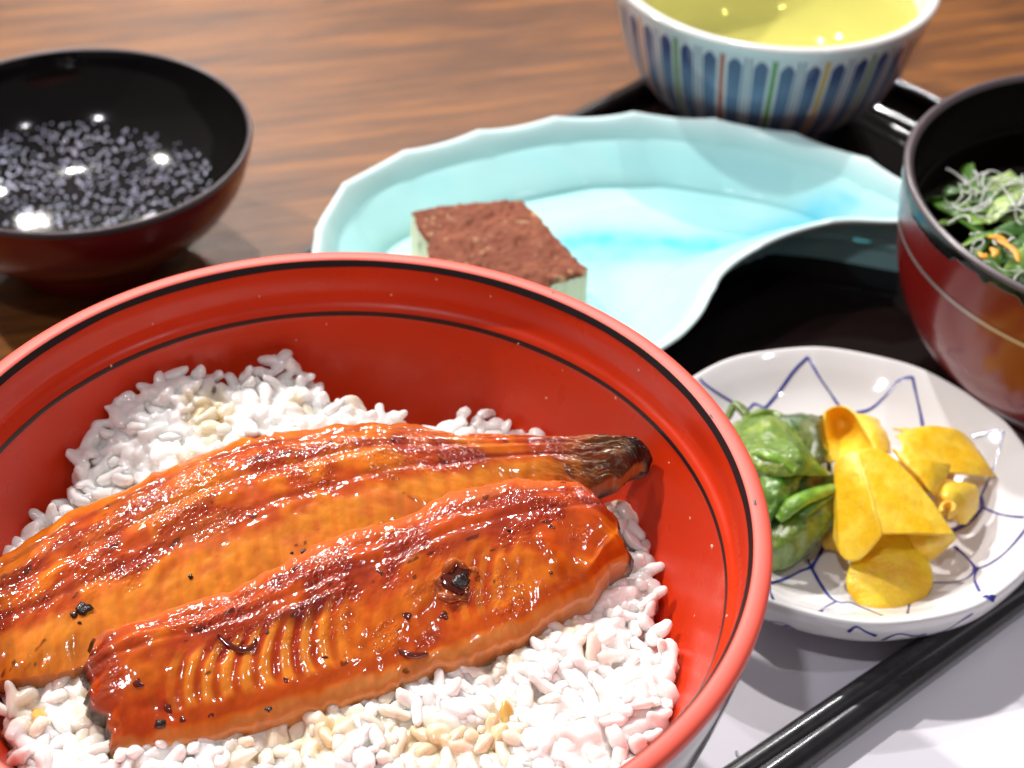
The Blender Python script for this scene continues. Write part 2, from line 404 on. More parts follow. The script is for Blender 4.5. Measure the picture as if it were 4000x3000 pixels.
# ------------------------------------------------------------------ big red rice bowl
BC = np.array([-3.14, 23.1])
bowl = empty('red_lacquer_bowl', (*BC, .05))
tag(bowl, 'large red lacquered bowl with two black lines inside, holding rice and eel', 'bowl')
inner_pts = [(7.66, 7.93), (7.60, 7.6), (7.58, 7.25), (7.55, 7.12), (7.50, 7.0), (7.40, 6.90), (7.34, 6.78), (7.28, 6.5), (6.95, 5.4), (6.35, 4.0), (5.3, 2.6), (3.8, 1.5), (1.9, .95), (0, .85)]
outer_pts = [(0, .55), (3.4, .5), (3.55, .05), (3.8, .05), (3.9, .6), (4.6, 1.0), (6.0, 2.2), (7.0, 3.8), (7.6, 5.4), (7.92, 6.9), (8.0, 7.62)]
lip_pts = [(8.0, 7.62), (8.06, 7.78), (8.05, 7.92), (7.98, 7.985), (7.86, 8.0), (7.74, 7.99), (7.66, 7.93)]
def wall_r(z):
    p = np.array(inner_pts)[::-1]; return np.interp(z, p[:, 1], p[:, 0])
V, F = lathe(dens(inner_pts, 90), 256, BC); obj('bowl_inside', V.reshape(-1, 3), F[:, ::-1], M['red'], bowl)
V, F = lathe(dens(outer_pts, 80), 256, BC); obj('bowl_outside', V.reshape(-1, 3), F[:, ::-1], M['maroon'], bowl)
V, F = lathe(dens(lip_pts, 16), 256, BC); obj('bowl_rim', V.reshape(-1, 3), F[:, ::-1], M['rim_red'], bowl)
def ringline(r1, z1, r2, z2, seed, amp=.02):
    n = 720; a = np.linspace(0, 2 * np.pi, n, endpoint=False); w1 = amp * fbm(np.cos(a) * 4, np.sin(a) * 4, seed=seed)
    t = np.array([0, .5, 1.0])
    dr, dz = r2 - r1, z2 - z1; L = math.hypot(dr, dz); nr, nz = -abs(dz) / L * .012, .012 * abs(dr) / L
    rows = []
    for q in t:
        qq = q + (w1 * (1 if q == 1 else 0)) * 4
        r = r1 + dr * qq + nr * (1.4 if q == .5 else 1); z = z1 + dz * qq + nz * (1.4 if q == .5 else 1)
        rows.append(np.stack([BC[0] + r * np.cos(a), BC[1] + r * np.sin(a), z], -1))
    return np.stack(rows, 1), grid_faces(n, 3, wu=True)
V, F = ringline(7.70, 7.975, 7.63, 7.84, 1); obj('black_line', V.reshape(-1, 3), F[:, ::-1], M['black_line'], bowl)
V, F = ringline(7.365, 6.83, 7.335, 6.73, 5, .03); obj('black_line', V.reshape(-1, 3), F[:, ::-1], M['black_line'], bowl)
# chips in the lacquer of the rim
chips = []
for px, py, s_ in [(1160, 617, .10), (1150, 612, .05), (1172, 621, .05), (1182, 625, .035), (1142, 608, .04), (1500, 905, .04), (1630, 1085, .05), (1105, 600, .03), (1195, 632, .03)]:
    q = at(px, py, 8.0); d = q[:2] - BC; q[:2] = BC + d / np.hypot(*d) * min(max(np.hypot(*d), 7.72), 7.96)
    rr = np.hypot(*(q[:2] - BC)); zt = np.interp(rr, [7.66, 7.74, 7.86, 7.98], [7.93, 8.0, 8.01, 7.94]) + .006
    a = np.linspace(0, 2 * np.pi, 9, endpoint=False); rr_ = s_ * (1 + .5 * rng.normal(size=9) * .5)
    tdir = np.array([-d[1], d[0]]) / np.hypot(*d); ndir = d / np.hypot(*d)
    ring = q[:2] + (rr_ * np.cos(a))[:, None] * tdir * 1.6 + (rr_ * np.sin(a))[:, None] * ndir * .55
    chips.append((np.vstack([np.c_[ring, np.full(9, zt)], [[q[0], q[1], zt + .006]]]), np.array([[9, i, (i + 1) % 9] for i in range(9)])))
V, F = join(chips); o = obj('rim_chips', V, F, M['black_line'], bowl); o['kind'] = 'stuff'

# starch specks and dried drips on the inner wall of the bowl
_V, _F = lathe(dens(inner_pts, 60), 128, BC); bvI = bvh_of(_V, _F); spk = []
for px, py, r_ in [(943, 603, .035), (845, 637, .03), (1060, 640, .025), (1120, 742, .03), (705, 700, .02), (560, 640, .025), (1330, 860, .03), (1490, 1120, .035), (1538, 1180, .05), (1445, 1000, .025), (1380, 800, .03), (240, 790, .03), (330, 700, .025), (1570, 1330, .03), (1215, 800, .02), (640, 735, .02), (1500, 1330, .025), (1180, 860, .025)]:
    h, n_ = shoot(bvI, px, py)
    if h is not None: spk.append(blob(h, r_, int(px), .35, 8, 6, n_, .6))
M['starch'] = mat('dried_starch', (.78, .40, .28), .4)
V, F = join(spk); o = obj('starch_specks', V, F, M['starch'], bowl); o['kind'] = 'stuff'

# ------------------------------------------------------------------ grilled eel fillets
def eel(name, far, near, thick, nu, nv, colfun, seed, lab, far_drop=.55, tail=False):
    """far / near: outline points (photo x, photo y, height) of the two long sides, cut end first"""
    Fc = catmull([at(*p) for p in far], nu); Nc = catmull([at(*p) for p in near], nu)
    U = np.linspace(0, 1, nu)[:, None]; Vv = np.linspace(0, 1, nv)[None, :]
    Vw = Vv
    P = Fc[:, None] * (1 - Vw[..., None]) + Nc[:, None] * Vw[..., None]
    # metric coordinates
    L = np.r_[0, np.cumsum(np.linalg.norm(np.diff((Fc + Nc) / 2, axis=0), axis=1))][:, None]; W = np.linalg.norm(Fc - Nc, axis=1)[:, None]
    s = L + 0 * Vv; t = Vv * W
    wave = fbm(s * .9 + seed, t * 1.2, seed=seed, oct=3) * .06
    jag = fbm(t * 2.2, seed * 1.7, seed=seed + 9, oct=3) * .18
    T = (Nc - Fc); T /= np.linalg.norm(T, axis=1)[:, None]
    Dir = np.gradient((Fc + Nc) / 2, axis=0); Dir /= np.linalg.norm(Dir, axis=1)[:, None]
    # ragged cut ends
    e = np.exp(-((U * L[-1]) / .35) ** 2) - np.exp(-(((1 - U) * L[-1]) / .35) ** 2)
    P = P + Dir[:, None] * (jag * e)[..., None]
    edge = fbm(s * 2.0, seed, seed=seed + 4, oct=3)[:, :1] * .07
    P = P + T[:, None] * (edge * ((1 - Vv) ** 6 - Vv ** 6))[..., None]
    h, col = colfun(s, t, Vv + 0 * s, U + 0 * Vv, W, seed)
    P[..., 2] += h * thick
    # slight flattening of ends
    endf = 1 - .35 * np.exp(-(U * L[-1] / .25) ** 2) - .35 * np.exp(-((1 - U) * L[-1] / .25) ** 2)
    base = Fc[:, None, 2] * (1 - Vv) + Nc[:, None, 2] * Vv
    P[..., 2] = base + (P[..., 2] - base) * endf
    parent = empty(name, tuple(P.reshape(-1, 3).mean(0) - np.array([0, 0, .8])))
    tag(parent, lab, 'grilled eel')
    Fq = grid_faces(nu, nv)[:, ::-1]
    obj('flesh', P.reshape(-1, 3), Fq, M['eel'], parent, col.reshape(-1, 3))
    # dark skin underneath and round the sides
    ring = np.vstack([P[:, 0], P[-1, 1:], P[::-1, -1][1:], P[0, ::-1][1:-1]])
    cen = P.reshape(-1, 3).mean(0)
    k = len(ring); rows = [ring]
    for dz, sh in ((-.10, 1.01), (-.3, 1.012), (-.45, .99), (-.6, .93)):
        q = ring.copy(); q[:, :2] = cen[:2] + (q[:, :2] - cen[:2]) * (sh if sh < 1 else 1) ; q[:, 2] += dz * (1 if not tail else np.clip((1 - np.linspace(0, 1, k) * 0), 0, 1))
        q[:, 2] += .03 * fbm(ring[:, 0] * 3, ring[:, 1] * 3, seed=seed + 3); rows.append(q)
    eo = np.zeros((k, 3)); eo[k - nv + 2:] = -Dir[0]; eo[nu - 1:nu + nv - 1] = Dir[-1]
    for q_, a_ in ((1, .06), (2, .13), (3, .12)): rows[q_] = rows[q_] + eo * a_ * (1 + .5 * fbm(ring[:, 0] * 4, ring[:, 1] * 4, seed=seed + 50))[:, None]
    SV = np.stack(rows, 1)
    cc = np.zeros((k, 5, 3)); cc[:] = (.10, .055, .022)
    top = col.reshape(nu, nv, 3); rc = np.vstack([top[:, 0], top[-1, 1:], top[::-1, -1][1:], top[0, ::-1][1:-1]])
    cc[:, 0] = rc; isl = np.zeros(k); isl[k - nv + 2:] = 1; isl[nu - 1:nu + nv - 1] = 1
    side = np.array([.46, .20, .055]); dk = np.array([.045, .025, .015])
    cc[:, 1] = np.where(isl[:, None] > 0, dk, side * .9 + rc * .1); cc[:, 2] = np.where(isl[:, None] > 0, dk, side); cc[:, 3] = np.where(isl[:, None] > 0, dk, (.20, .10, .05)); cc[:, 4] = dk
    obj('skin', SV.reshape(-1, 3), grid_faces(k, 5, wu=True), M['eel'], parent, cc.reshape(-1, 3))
    return parent, P, Fq

AMB = np.array([.62, .150, .006]); ORG = np.array([.48, .062, .0015]); RED = np.array([.20, .011, .001]); CHR = np.array([.03, .006, .004]); PNK = np.array([.58, .13, .026]); PAL = np.array([.52, .23, .06]); YEL = np.array([.72, .255, .022])
def grooves(s, t, v, lines, seed):
    g = 0
    for v0, w_, a_ in lines:
        vv = v0 + .02 * noise(s * .5, v0 * 9, seed=seed); g = g + a_ * np.exp(-((v - vv) / w_) ** 2)
    return g
def front_fun(s, t, v, u_, W, seed):
    dome = np.minimum(1, (np.sin(np.clip(v, 0, 1) * np.pi)) ** .40) * (1 - .20 * v) * (.93 + .07 * np.cos((v - .35) * 6))
    vv = v + .02 * noise(s * .5, 3, seed=seed)
    g = -.03 * np.exp(-((vv - .19) / .03) ** 2) - .035 * np.exp(-((vv - .34) / .025) ** 2) + .05 * np.exp(-((vv - .27) / .04) ** 2)
    ph = s * 17 + 4.6 * np.sin((v - .47) * 6.2) + 1.2 * noise(s * .8, t * 1.0, seed=seed + 5)
    rib = np.sin(ph)
    ribm = sstep(.42, .56, v) * (1 - sstep(.80, .88, v)) * np.clip(1.2 * np.exp(-((s - 3.0) / 1.5) ** 4) + .35 * np.exp(-((s - 7.6) / .8) ** 2) + .06, 0, 1)
    lump = fbm(s * 1.1, t * 1.4, seed=seed + 1, oct=2); mid = fbm(s * 2.6, t * 2.6, seed=seed + 2, oct=2); fine = fbm(s * 7, t * 7, seed=seed + 3, oct=2)
    bm = np.clip(sstep(-.25, .25, noise(s * 1.3, t * 1.8, seed=seed + 44) + .25), 0, 1) * sstep(.10, .2, v) * (1 - sstep(.44, .60, v + .12 * lump)) + .75 * sstep(.25, .5, noise(s * 1.1 + 7, t * 1.5, seed=seed + 45)) * sstep(.5, .6, v) * (1 - sstep(.86, .93, v)) * (1 - ribm * .7)
    wet = .016 * noise(s * 4.5, t * 5, seed=seed + 70) * (.15 + .85 * bm) + .008 * noise(s * 8.5, t * 9.5, seed=seed + 71) * (.1 + .9 * bm)
    bl1 = domes(s * 8.5, t * 8.5, seed + 50) / 8.5; bl2 = domes(s * 16, t * 16, seed + 51) / 16
    sag = np.exp(-(((s - 4.0) / .75) ** 2)) * sstep(.40, .46, v) * (1 - sstep(.5, .6, v + .10 * np.abs(s - 4.0)))
    fold = np.exp(-((s - 9.1 - (v - .6) * 1.6) / .14) ** 2) * sstep(.48, .56, v) * (1 - sstep(.72, .85, v)) * .15 + np.exp(-((s - 10.9 + (v - .6) * 3.0) / .22) ** 2) * sstep(.45, .6, v) * (1 - sstep(.8, .9, v)) * .16
    h = dome + g + .030 * rib * ribm + .06 * lump + .03 * mid + .006 * fine + wet + (bl1 * .45 + bl2 * .25) * bm + sag * .10 + fold
    red_m = sstep(.05, .75, .55 * bm + .55 * fbm(s * .8, t * 1.8, seed=seed + 8, oct=3) + .35 * np.exp(-((v - .38) / .10) ** 2) + .2 * np.exp(-((s - 11.8) / 1.2) ** 2))
    c = mixc(ORG, AMB, sstep(.35, .8, v * .8 + .30 * lump + .15 * mid))
    c = mixc(c, RED * 1.2, red_m * .75 * (1 - sstep(.90, .96, v)))
    c = mixc(c, PNK, (1 - sstep(.07, .17, v + .04 * mid)) * .85)
    c = mixc(c, YEL, ribm * sstep(-.3, .6, rib) * .9); c = mixc(c, RED * 1.8, ribm * sstep(.1, .9, -rib) * .6)
    c = mixc(c, RED * .7, np.clip(sag * 1.2, 0, 1) * .85); c = mixc(c, RED, np.clip(-g * 14, 0, 1) * .6)
    c = mixc(c, ORG * .9, sstep(.80, .86, v) * (1 - sstep(.90, .94, v)) * .8)
    c = mixc(c, PAL, sstep(.91, .97, v + .02 * mid) * .8)
    c = mixc(c, CHR, sstep(1.12, 1.25, fbm(s * 2.4, t * 4, seed=seed + 13, oct=3)) * .7)
    endm = np.exp(-(s / .35) ** 2); c = mixc(c, np.array([.26, .07, .04]), endm * .7 * sstep(-.4, .3, mid))
    c = c * (1 + .10 * fine + .10 * mid)[..., None]
    return h, np.clip(c, .003, 1)
def back_fun(s, t, v, u_, W, seed):
    dome = np.minimum(1, (np.sin(np.clip(v * .93, 0, 1) * np.pi)) ** .42)
    vv = v + .02 * noise(s * .5, 3, seed=seed)
    g = -.05 * np.exp(-((vv - .14) / .02) ** 2) - .05 * np.exp(-((vv - .34) / .03) ** 2) + .06 * np.exp(-((vv - .42) / .05) ** 2) - .05 * np.exp(-((vv - .56) / .03) ** 2) + .05 * np.exp(-((vv - .25) / .05) ** 2)
    rib = np.sin(s * 15 + 2.5 * v * 3 + 1.3 * noise(s * .9, t * 1.2, seed=seed + 5))
    ribm = sstep(.58, .68, v) * .8 + .2 * (v > .36) * (v < .55) * (u_ > .45)
    lump = fbm(s * 1.1, t * 1.5, seed=seed + 1, oct=2); mid = fbm(s * 2.6, t * 2.8, seed=seed + 2, oct=2); fine = fbm(s * 7, t * 7, seed=seed + 3, oct=2)
    bm = sstep(-.3, .2, noise(s * 1.3, t * 1.8, seed=seed + 44) + .2) * sstep(.10, .18, v) * (1 - sstep(.58, .70, v + .1 * lump))
    wet = .016 * noise(s * 4.5, t * 5, seed=seed + 70) * (.15 + .85 * bm) + .008 * noise(s * 8.5, t * 9.5, seed=seed + 71) * (.1 + .9 * bm)
    bl1 = domes(s * 8.5, t * 8.5, seed + 50) / 8.5; bl2 = domes(s * 16, t * 16, seed + 51) / 16
    tl = sstep(.74, .93, u_ + .03 * lump)
    h = dome + g + .010 * rib * ribm + .06 * lump + .03 * mid + .006 * fine + wet + (bl1 * .45 + bl2 * .25) * bm * (1 - .5 * tl)
    red_m = sstep(.0, .8, .40 * bm + .55 * fbm(s * .8, t * 2.2, seed=seed + 8, oct=3) + .35 * np.exp(-((v - .30) / .09) ** 2) + .25 * np.exp(-((v - .56) / .04) ** 2))
    c = mixc(ORG, AMB, sstep(.1, .6, .3 + .35 * lump + .3 * mid))
    c = mixc(c, YEL * .92, sstep(.62, .76, v + .03 * mid) * .75); c = mixc(c, AMB * 1.1, (1 - sstep(.05, .13, v)) * .8)
    c = mixc(c, RED * 1.2, red_m * .75 * (1 - .75 * sstep(.62, .72, v)))
    c = mixc(c, PNK, sstep(.15, .7, fbm(s * 1.0 + 9, t * 1.6, seed=seed + 9, oct=3)) * .6)
    c = mixc(c, ORG, ribm * sstep(.2, .9, -rib) * .28); c = mixc(c, RED, np.clip(-g * 14, 0, 1) * .5)
    c = mixc(c, CHR, sstep(1.0, 1.2, fbm(s * 2.4, t * 4, seed=seed + 13, oct=3)) * .7)
    brown = mixc(np.array([.08, .038, .014]), np.array([.20, .085, .028]), sstep(-.3, .5, fbm(s * 2, t * 9, seed=seed + 30)))
    c = mixc(c, brown, tl); c = mixc(c, np.array([.014, .009, .007]), sstep(.92, .985, u_ + .02 * lump))
    h = h + tl * .12 * fbm(s * 2.5, t * 10, seed=seed + 31)
    c = c * (1 + .10 * fine + .10 * mid)[..., None]
    return h, np.clip(c, .003, 1)
# back fillet (with tail) : far side and near side
far_b = [(-150, 1275, 5.5), (-40, 1235, 5.6), (130, 1128, 5.7), (270, 1058, 5.8), (410, 992, 5.8), (560, 948, 5.8), (700, 928, 5.8), (810, 920, 5.8), (930, 936, 5.8), (1010, 950, 5.9), (1120, 950, 6.0), (1250, 958, 6.1), (1330, 955, 6.2), (1385, 975, 6.3)]
near_b = [(-60, 1475, 4.9), (45, 1490, 5.0), (190, 1462, 5.0), (350, 1400, 5.1), (500, 1335, 5.1), (640, 1268, 5.2), (760, 1205, 5.2), (880, 1150, 5.3), (980, 1120, 5.4), (1080, 1092, 5.5), (1180, 1078, 5.6), (1270, 1066, 5.7), (1335, 1052, 5.8), (1392, 1012, 6.1)]
back_eel, PB, FB = eel('eel_fillet', far_b, near_b, .55, 900, 260, back_fun, 41, 'long back piece of glazed grilled eel ending in a dark brown tail', tail=True)
far_f = [(190, 1385, 5.75), (300, 1345, 5.85), (440, 1308, 5.9), (540, 1262, 5.95), (620, 1218, 6.0), (720, 1172, 6.0), (850, 1125, 6.0), (950, 1085, 6.0), (1060, 1056, 6.0), (1160, 1042, 6.0), (1240, 1045, 5.95), (1300, 1080, 5.85)]
near_f = [(232, 1638, 4.95), (330, 1618, 4.95), (440, 1600, 5.0), (560, 1572, 5.05), (680, 1540, 5.1), (790, 1505, 5.1), (900, 1470, 5.15), (1000, 1432, 5.15), (1090, 1396, 5.15), (1180, 1350, 5.15), (1265, 1300, 5.15), (1345, 1225, 5.2)]
front_eel, PF, FF = eel('eel_fillet', far_f, near_f, .62, 900, 320, front_fun, 77, 'front piece of glossy glazed grilled eel with a charred blister')
bvF = bvh_of(PF[::4, ::4], grid_faces(PF[::4, ::4].shape[0], PF[::4, ::4].shape[1])); bvB = bvh_of(PB[::4, ::4], grid_faces(PB[::4, ::4].shape[0], PB[::4, ::4].shape[1]))
k = 0
for px, py, r_, b_, e_ in [(180, 1316, .13, bvB, back_eel), (160, 1328, .06, bvB, back_eel), (172, 1345, .03, bvB, back_eel), (347, 1563, .09, bvF, front_eel), (580, 1533, .05, bvF, front_eel),
                           (412, 1246, .045, bvB, back_eel), (630, 1195, .03, bvB, back_eel), (655, 1192, .045, bvB, back_eel), (640, 1205, .03, bvB, back_eel), (578, 1366, .035, bvF, front_eel),
                           (1190, 1110 + 128, .03, bvF, front_eel), (1100, 1146, .03, bvF, front_eel), (848, 950, .03, bvB, back_eel), (715, 955, .03, bvB, back_eel), (300, 1222, .02, bvB, back_eel)]:
    h, n_ = shoot(b_, px, py)
    if h is None: continue
    V, F = blob(h + n_ * .01, r_, 50 + k, .5, 10, 7, n_, .8); obj('charred_flake', V, F[:, ::-1], M['char'], e_); k += 1
# the open charred blister and the caramel pools on the front piece
h, n_ = shoot(bvF, 985, 1255)
Qm = np.array(Vector(n_).to_track_quat('Z', 'Y').to_matrix())
V, F = blob(h - n_ * .05, .29, 91, .4, 30, 16, n_, .5); obj('burnt_blister', V, F[:, ::-1], M['glaze'], front_eel)
a_ = np.linspace(0, 2 * np.pi, 40, endpoint=False)
lip = np.stack([.46 * np.cos(a_) * (1 + .25 * noise(a_ * 1.3, 4)),   .30 * np.sin(a_) * (1 + .3 * noise(a_ * 1.5, 9)), .05 * noise(a_ * 2, 5) - .01 + .05 * (np.sin(a_) > .2)], -1) @ Qm.T + h
V, F = tube(np.vstack([lip, lip[:1]]), .06 * (1 + .9 * noise(np.arange(41) * .7, 2)), 10, .8, up=n_); obj('torn_blister_lip', V, F, M['eel'], front_eel, np.tile((.42, .10, .02), (len(V), 1)) * (1 + .5 * fbm(V[:, 0] * 6, V[:, 1] * 6, seed=3))[:, None])
V, F = blob(h + n_ * .05 + np.array([.07, -.03, 0]), (.20, .15, .18), 95, .4, 20, 12, n_, .9); obj('charred_flake', V, F[:, ::-1], M['char'], front_eel)
for i, pth in enumerate([[(470, 1372), (500, 1396), (525, 1404), (545, 1396), (552, 1380)], [(860, 1405), (890, 1415), (925, 1412)]]):
    pts = []
    for q in pth:
        h, n_ = shoot(bvF, *q)
        if h is not None: pts.append(h + n_ * .01)
    V, F = tube(catmull(pts, 20), .06 * np.sin(np.linspace(.15, 3, 20)) + .02, 8, .6); obj('glaze_pool', V, F, M['glaze'], front_eel)
for px, py, r_ in [(365, 1530, .11), (395, 1555, .07), (300, 1475, .1), (430, 1360, .12), (455, 1545, .06), (820, 1235, .1), (880, 1330, .09), (960, 1330, .1), (700, 1420, .07), (1190, 1135, .08), (620, 1470, .08)]:
    h, n_ = shoot(bvF, px, py)
    if h is None: continue
    V, F = blob(h - n_ * .02, r_, int(px), .35, 14, 9, n_, .5); obj('glaze_pool', V, F[:, ::-1], M['glaze'], front_eel)

# ------------------------------------------------------------------ rice
eel_poly_f = np.vstack([PF[:, 0, :2], PF[::-1, -1, :2]])[::20]; eel_poly_b = np.vstack([PB[:, 0, :2], PB[::-1, -1, :2]])[::20]
rb = [(-30, 1230, 5.4), (15, 1192, 5.4), (45, 1130, 5.4), (112, 1062, 5.5), (160, 985, 5.7), (185, 905, 5.9), (262, 850, 6.1), (285, 805, 6.15), (420, 790, 6.1), (500, 812, 6.0), (570, 785, 6.0), (620, 775, 5.9), (700, 845, 5.7),
      (770, 868, 5.5), (860, 895, 5.4), (900, 955, 5.1), (950, 930, 5.1), (1035, 875, 5.2), (1090, 900, 5.2), (1170, 935, 5.1), (1180, 1000, 4.9), (1290, 1085, 4.8), (1385, 1085, 4.8), (1390, 1180, 4.8), (1425, 1245, 4.8), (1410, 1330, 4.8), (1455, 1410, 4.8), (1462, 1520, 4.8)]
rpoly = np.array([at(*p)[:2] for p in rb]); ctrl = [(*at(*p)[:2], p[2]) for p in rb]
tail_pts = []
for a in np.radians(np.linspace(-18, -205, 22)):
    q = BC + 6.55 * np.array([math.cos(a), math.sin(a)]); tail_pts.append(q); ctrl.append((*q, 4.95))
rpoly = np.vstack([rpoly, tail_pts])
for q in [(-6, 27.2, 5.9), (-4, 28, 5.7), (-3, 24, 5.1), (-6, 22.5, 5.1), (0, 24.5, 5.0), (0, 20.5, 5.0), (2, 22.5, 4.85), (-3, 19, 5.0), (-7, 18.6, 5.0), (-9.3, 21, 5.0), (-.5, 27, 5.0), (1.7, 26, 4.8), (2.3, 20.2, 4.95)]: ctrl.append(q)
ctrl = np.array(ctrl)
def rice_h(x, y):
    d2 = (x[..., None] - ctrl[:, 0]) ** 2 + (y[..., None] - ctrl[:, 1]) ** 2 + .25; w_ = d2 ** -1.6
    return (w_ * ctrl[:, 2]).sum(-1) / w_.sum(-1) + .16 * fbm(x * .8, y * .8, seed=5, oct=2)
rice = empty('rice_serving', (*BC, .9))
tag(rice, 'steamed white rice filling the red bowl beneath the eel', 'rice')
gx, gy = np.meshgrid(np.linspace(-8, 8, 150) + BC[0], np.linspace(-8, 8, 150) + BC[1], indexing='ij')
rr = np.hypot(gx - BC[0], gy - BC[1]); H = rice_h(gx, gy) - .15
dp = dist_poly(rpoly, gx, gy); ins = inside(rpoly, gx, gy)
H = np.where(ins, H - .9 * np.exp(-(dp / .3) ** 2), H - .9 - np.minimum(dp, 3) * 3)
H = H + .09 * fbm(gx * 3.2, gy * 3.2, seed=8)
sc_ = np.minimum(1, (wall_r(np.clip(H, 1.2, 7)) - .05) / np.maximum(rr, .01)); gx2 = BC[0] + (gx - BC[0]) * sc_; gy2 = BC[1] + (gy - BC[1]) * sc_
keep = (rr < 7.6)
Fg = grid_faces(150, 150); kf = keep.ravel()[Fg].all(1)
MV = np.stack([gx2, gy2, np.maximum(H, 1.2)], -1).reshape(-1, 3); MVb = MV.copy(); MVb[:, 2] -= .6
MF = Fg[kf]
def grain_mesh(seed, n=12, m=9):
    r_ = np.random.default_rng(seed); th = np.linspace(0, np.pi, m)[:, None]; ph = np.linspace(0, 2 * np.pi, n, endpoint=False)[None]
    a, b, c = .34 * r_.uniform(.68, 1.12), .152 * r_.uniform(.85, 1.15), .122 * r_.uniform(.85, 1.15)
    x = -np.cos(th) + 0 * ph; q = np.sin(th) ** .85 * (1 + .12 * x * r_.uniform(-1, 1))
    P = np.stack([a * x, b * q * np.sign(np.cos(ph)) * np.abs(np.cos(ph)) ** .8, c * q * np.sign(np.sin(ph)) * np.abs(np.sin(ph)) ** .8], -1)
    P[..., 2] += r_.uniform(-.05, .09) * (x ** 2) * 1.0; P[..., 1] += r_.uniform(-.03, .03) * x ** 2
    P[..., 1:] *= (1 + .22 * noise(P[..., 0:1] * 7, P[..., 1:2] * 5, seed, seed=seed)); P += .02 * noise(P[..., 0] * 8, P[..., 1] * 8, P[..., 2] * 8, seed=seed)[..., None]
    return P.reshape(-1, 3), grid_faces(m, n, wv=True)
GR = [grain_mesh(100 + i) for i in range(24)]
cand = []
N0 = 9000
xs = rng.uniform(-7.6, 7.6, N0) + BC[0]; ys = rng.uniform(-7.6, 7.6, N0) + BC[1]
ok = inside(rpoly, xs, ys) & (np.hypot(xs - BC[0], ys - BC[1]) < 7.2)
xs, ys = xs[ok], ys[ok]; hs = rice_h(xs, ys); de = dist_poly(rpoly, xs, ys)
inf = inside(eel_poly_f, xs, ys) & (dist_poly(eel_poly_f, xs, ys) > .35); inb = inside(eel_poly_b, xs, ys) & (dist_poly(eel_poly_b, xs, ys) > .35)
nearf = np.minimum(dist_poly(eel_poly_f, xs, ys), dist_poly(eel_poly_b, xs, ys))
placed = []; cell = {}
order = rng.permutation(len(xs))
for layer, (md, dz) in enumerate([(.225, -.03), (.205, -.13), (.23, -.30)]):
    cell = {}
    for i in order:
        if inf[i] or inb[i]: continue
        key = (int(xs[i] / md), int(ys[i] / md)); bad = False
        for a in (-1, 0, 1):
            for b in (-1, 0, 1):
                for j in cell.get((key[0] + a, key[1] + b), ()):
                    if (xs[i] - xs[j]) ** 2 + (ys[i] - ys[j]) ** 2 < md * md: bad = True
        if bad: continue
        cell.setdefault(key, []).append(i); placed.append((i, dz, layer))
    order = rng.permutation(len(xs))
STN = [(*at(px_, py_, 5)[:2], r_) for px_, py_, r_ in [(1080, 1570, .8), (900, 1600, .7), (1240, 1400, .8), (470, 962, .7), (640, 935, .6), (700, 1600, .6), (240, 1520, .6), (1180, 1490, .5)]]
def rice_col(x, y, jit=0, rnd=1):
    nf = np.minimum(dist_poly(eel_poly_f, x, y), dist_poly(eel_poly_b, x, y))
    st = sum(np.exp(-((x - q[0]) ** 2 + (y - q[1]) ** 2) / q[2] ** 2) for q in STN) * 1.05 - .30 + noise(x * .9, y * .9, seed=33) * .9 + .35 * noise(x * 3, y * 3, seed=34) + .75 * np.exp(-(nf / .8) ** 2) - .5 - .35 * (x > 2.6) + jit
    c = mixc(np.array([.92, .91, .88]), np.array([.84, .76, .62]), sstep(-.15, .35, st)); c = mixc(c, np.array([.74, .58, .34]), sstep(.4, 1.1, st))
    if rnd < .002: c = c * 0 + np.array([.62, .40, .10])
    return c
G = []
for i, dz, layer in placed:
    x, y = xs[i], ys[i]; edge = math.exp(-(de[i] / .35) ** 2)
    z = hs[i] + dz - .35 * edge * (layer > 0) + random.uniform(-.06, .08)
    if nearf[i] < .4: z -= .03
    rmax = wall_r(z) - .12; r0 = math.hypot(x - BC[0], y - BC[1])
    if r0 > rmax: x = BC[0] + (x - BC[0]) * rmax / r0; y = BC[1] + (y - BC[1]) * rmax / r0
    px, py = project((x, y, z))
    tilt = random.gauss(0, .38 + .35 * edge)
    rot = Euler((random.uniform(-3.14, 3.14) * .2, tilt, random.uniform(0, 6.283))).to_matrix()
    colr = rice_col(np.array([x]), np.array([y]), random.gauss(0, .13), random.random())[0]
    G.append((layer == 0 and -20 < px < 2230 and py < 1680, z, x, y, rot, random.uniform(.88, 1.12), random.randrange(24), colr, i))
cand = sorted([g for g in G if g[0]], key=lambda g: -(random.random() + (.35 if g[3] < 23 else 0)))
step = cand[:290]
ids = {id(g) for g in step}
gm = [make_mesh('rice_grain', V, F) for V, F in GR]
for m_ in gm: m_.materials.append(M['rice'])
pl = np.array([*BC, .9])
for g in step:
    o = bpy.data.objects.new('rice_grain', gm[g[6]]); COL.objects.link(o); o.parent = rice
    o.location = Vector((np.array([g[2], g[3], g[1]]) - pl)) * S; o.rotation_euler = g[4].to_euler(); o.scale = (g[5],) * 3; o.color = (*g[7], 1)
Vs, Fs, Cs, kk = [], [], [], 0
for g in G:
    if id(g) in ids: continue
    V, F = GR[g[6]]; V = (V * g[5]) @ np.array(g[4]).T + np.array([g[2], g[3], g[1]]); Vs.append(V); Fs.append(F + kk); kk += len(V); Cs.append(np.tile([g[7]], (len(V), 1)))
Vs = np.vstack(Vs); kk = len(Vs)
me = make_mesh('packed_rice', np.vstack([Vs, MV, MVb]), np.vstack([np.vstack(Fs), MF + kk, MF[:, ::-1] + kk + len(MV)]))
tmp = bpy.data.objects.new('packed_rice', me); COL.objects.link(tmp)
rm = tmp.modifiers.new('fuse', 'REMESH'); rm.mode = 'VOXEL'; rm.voxel_size = .034 * S; rm.use_smooth_shade = True
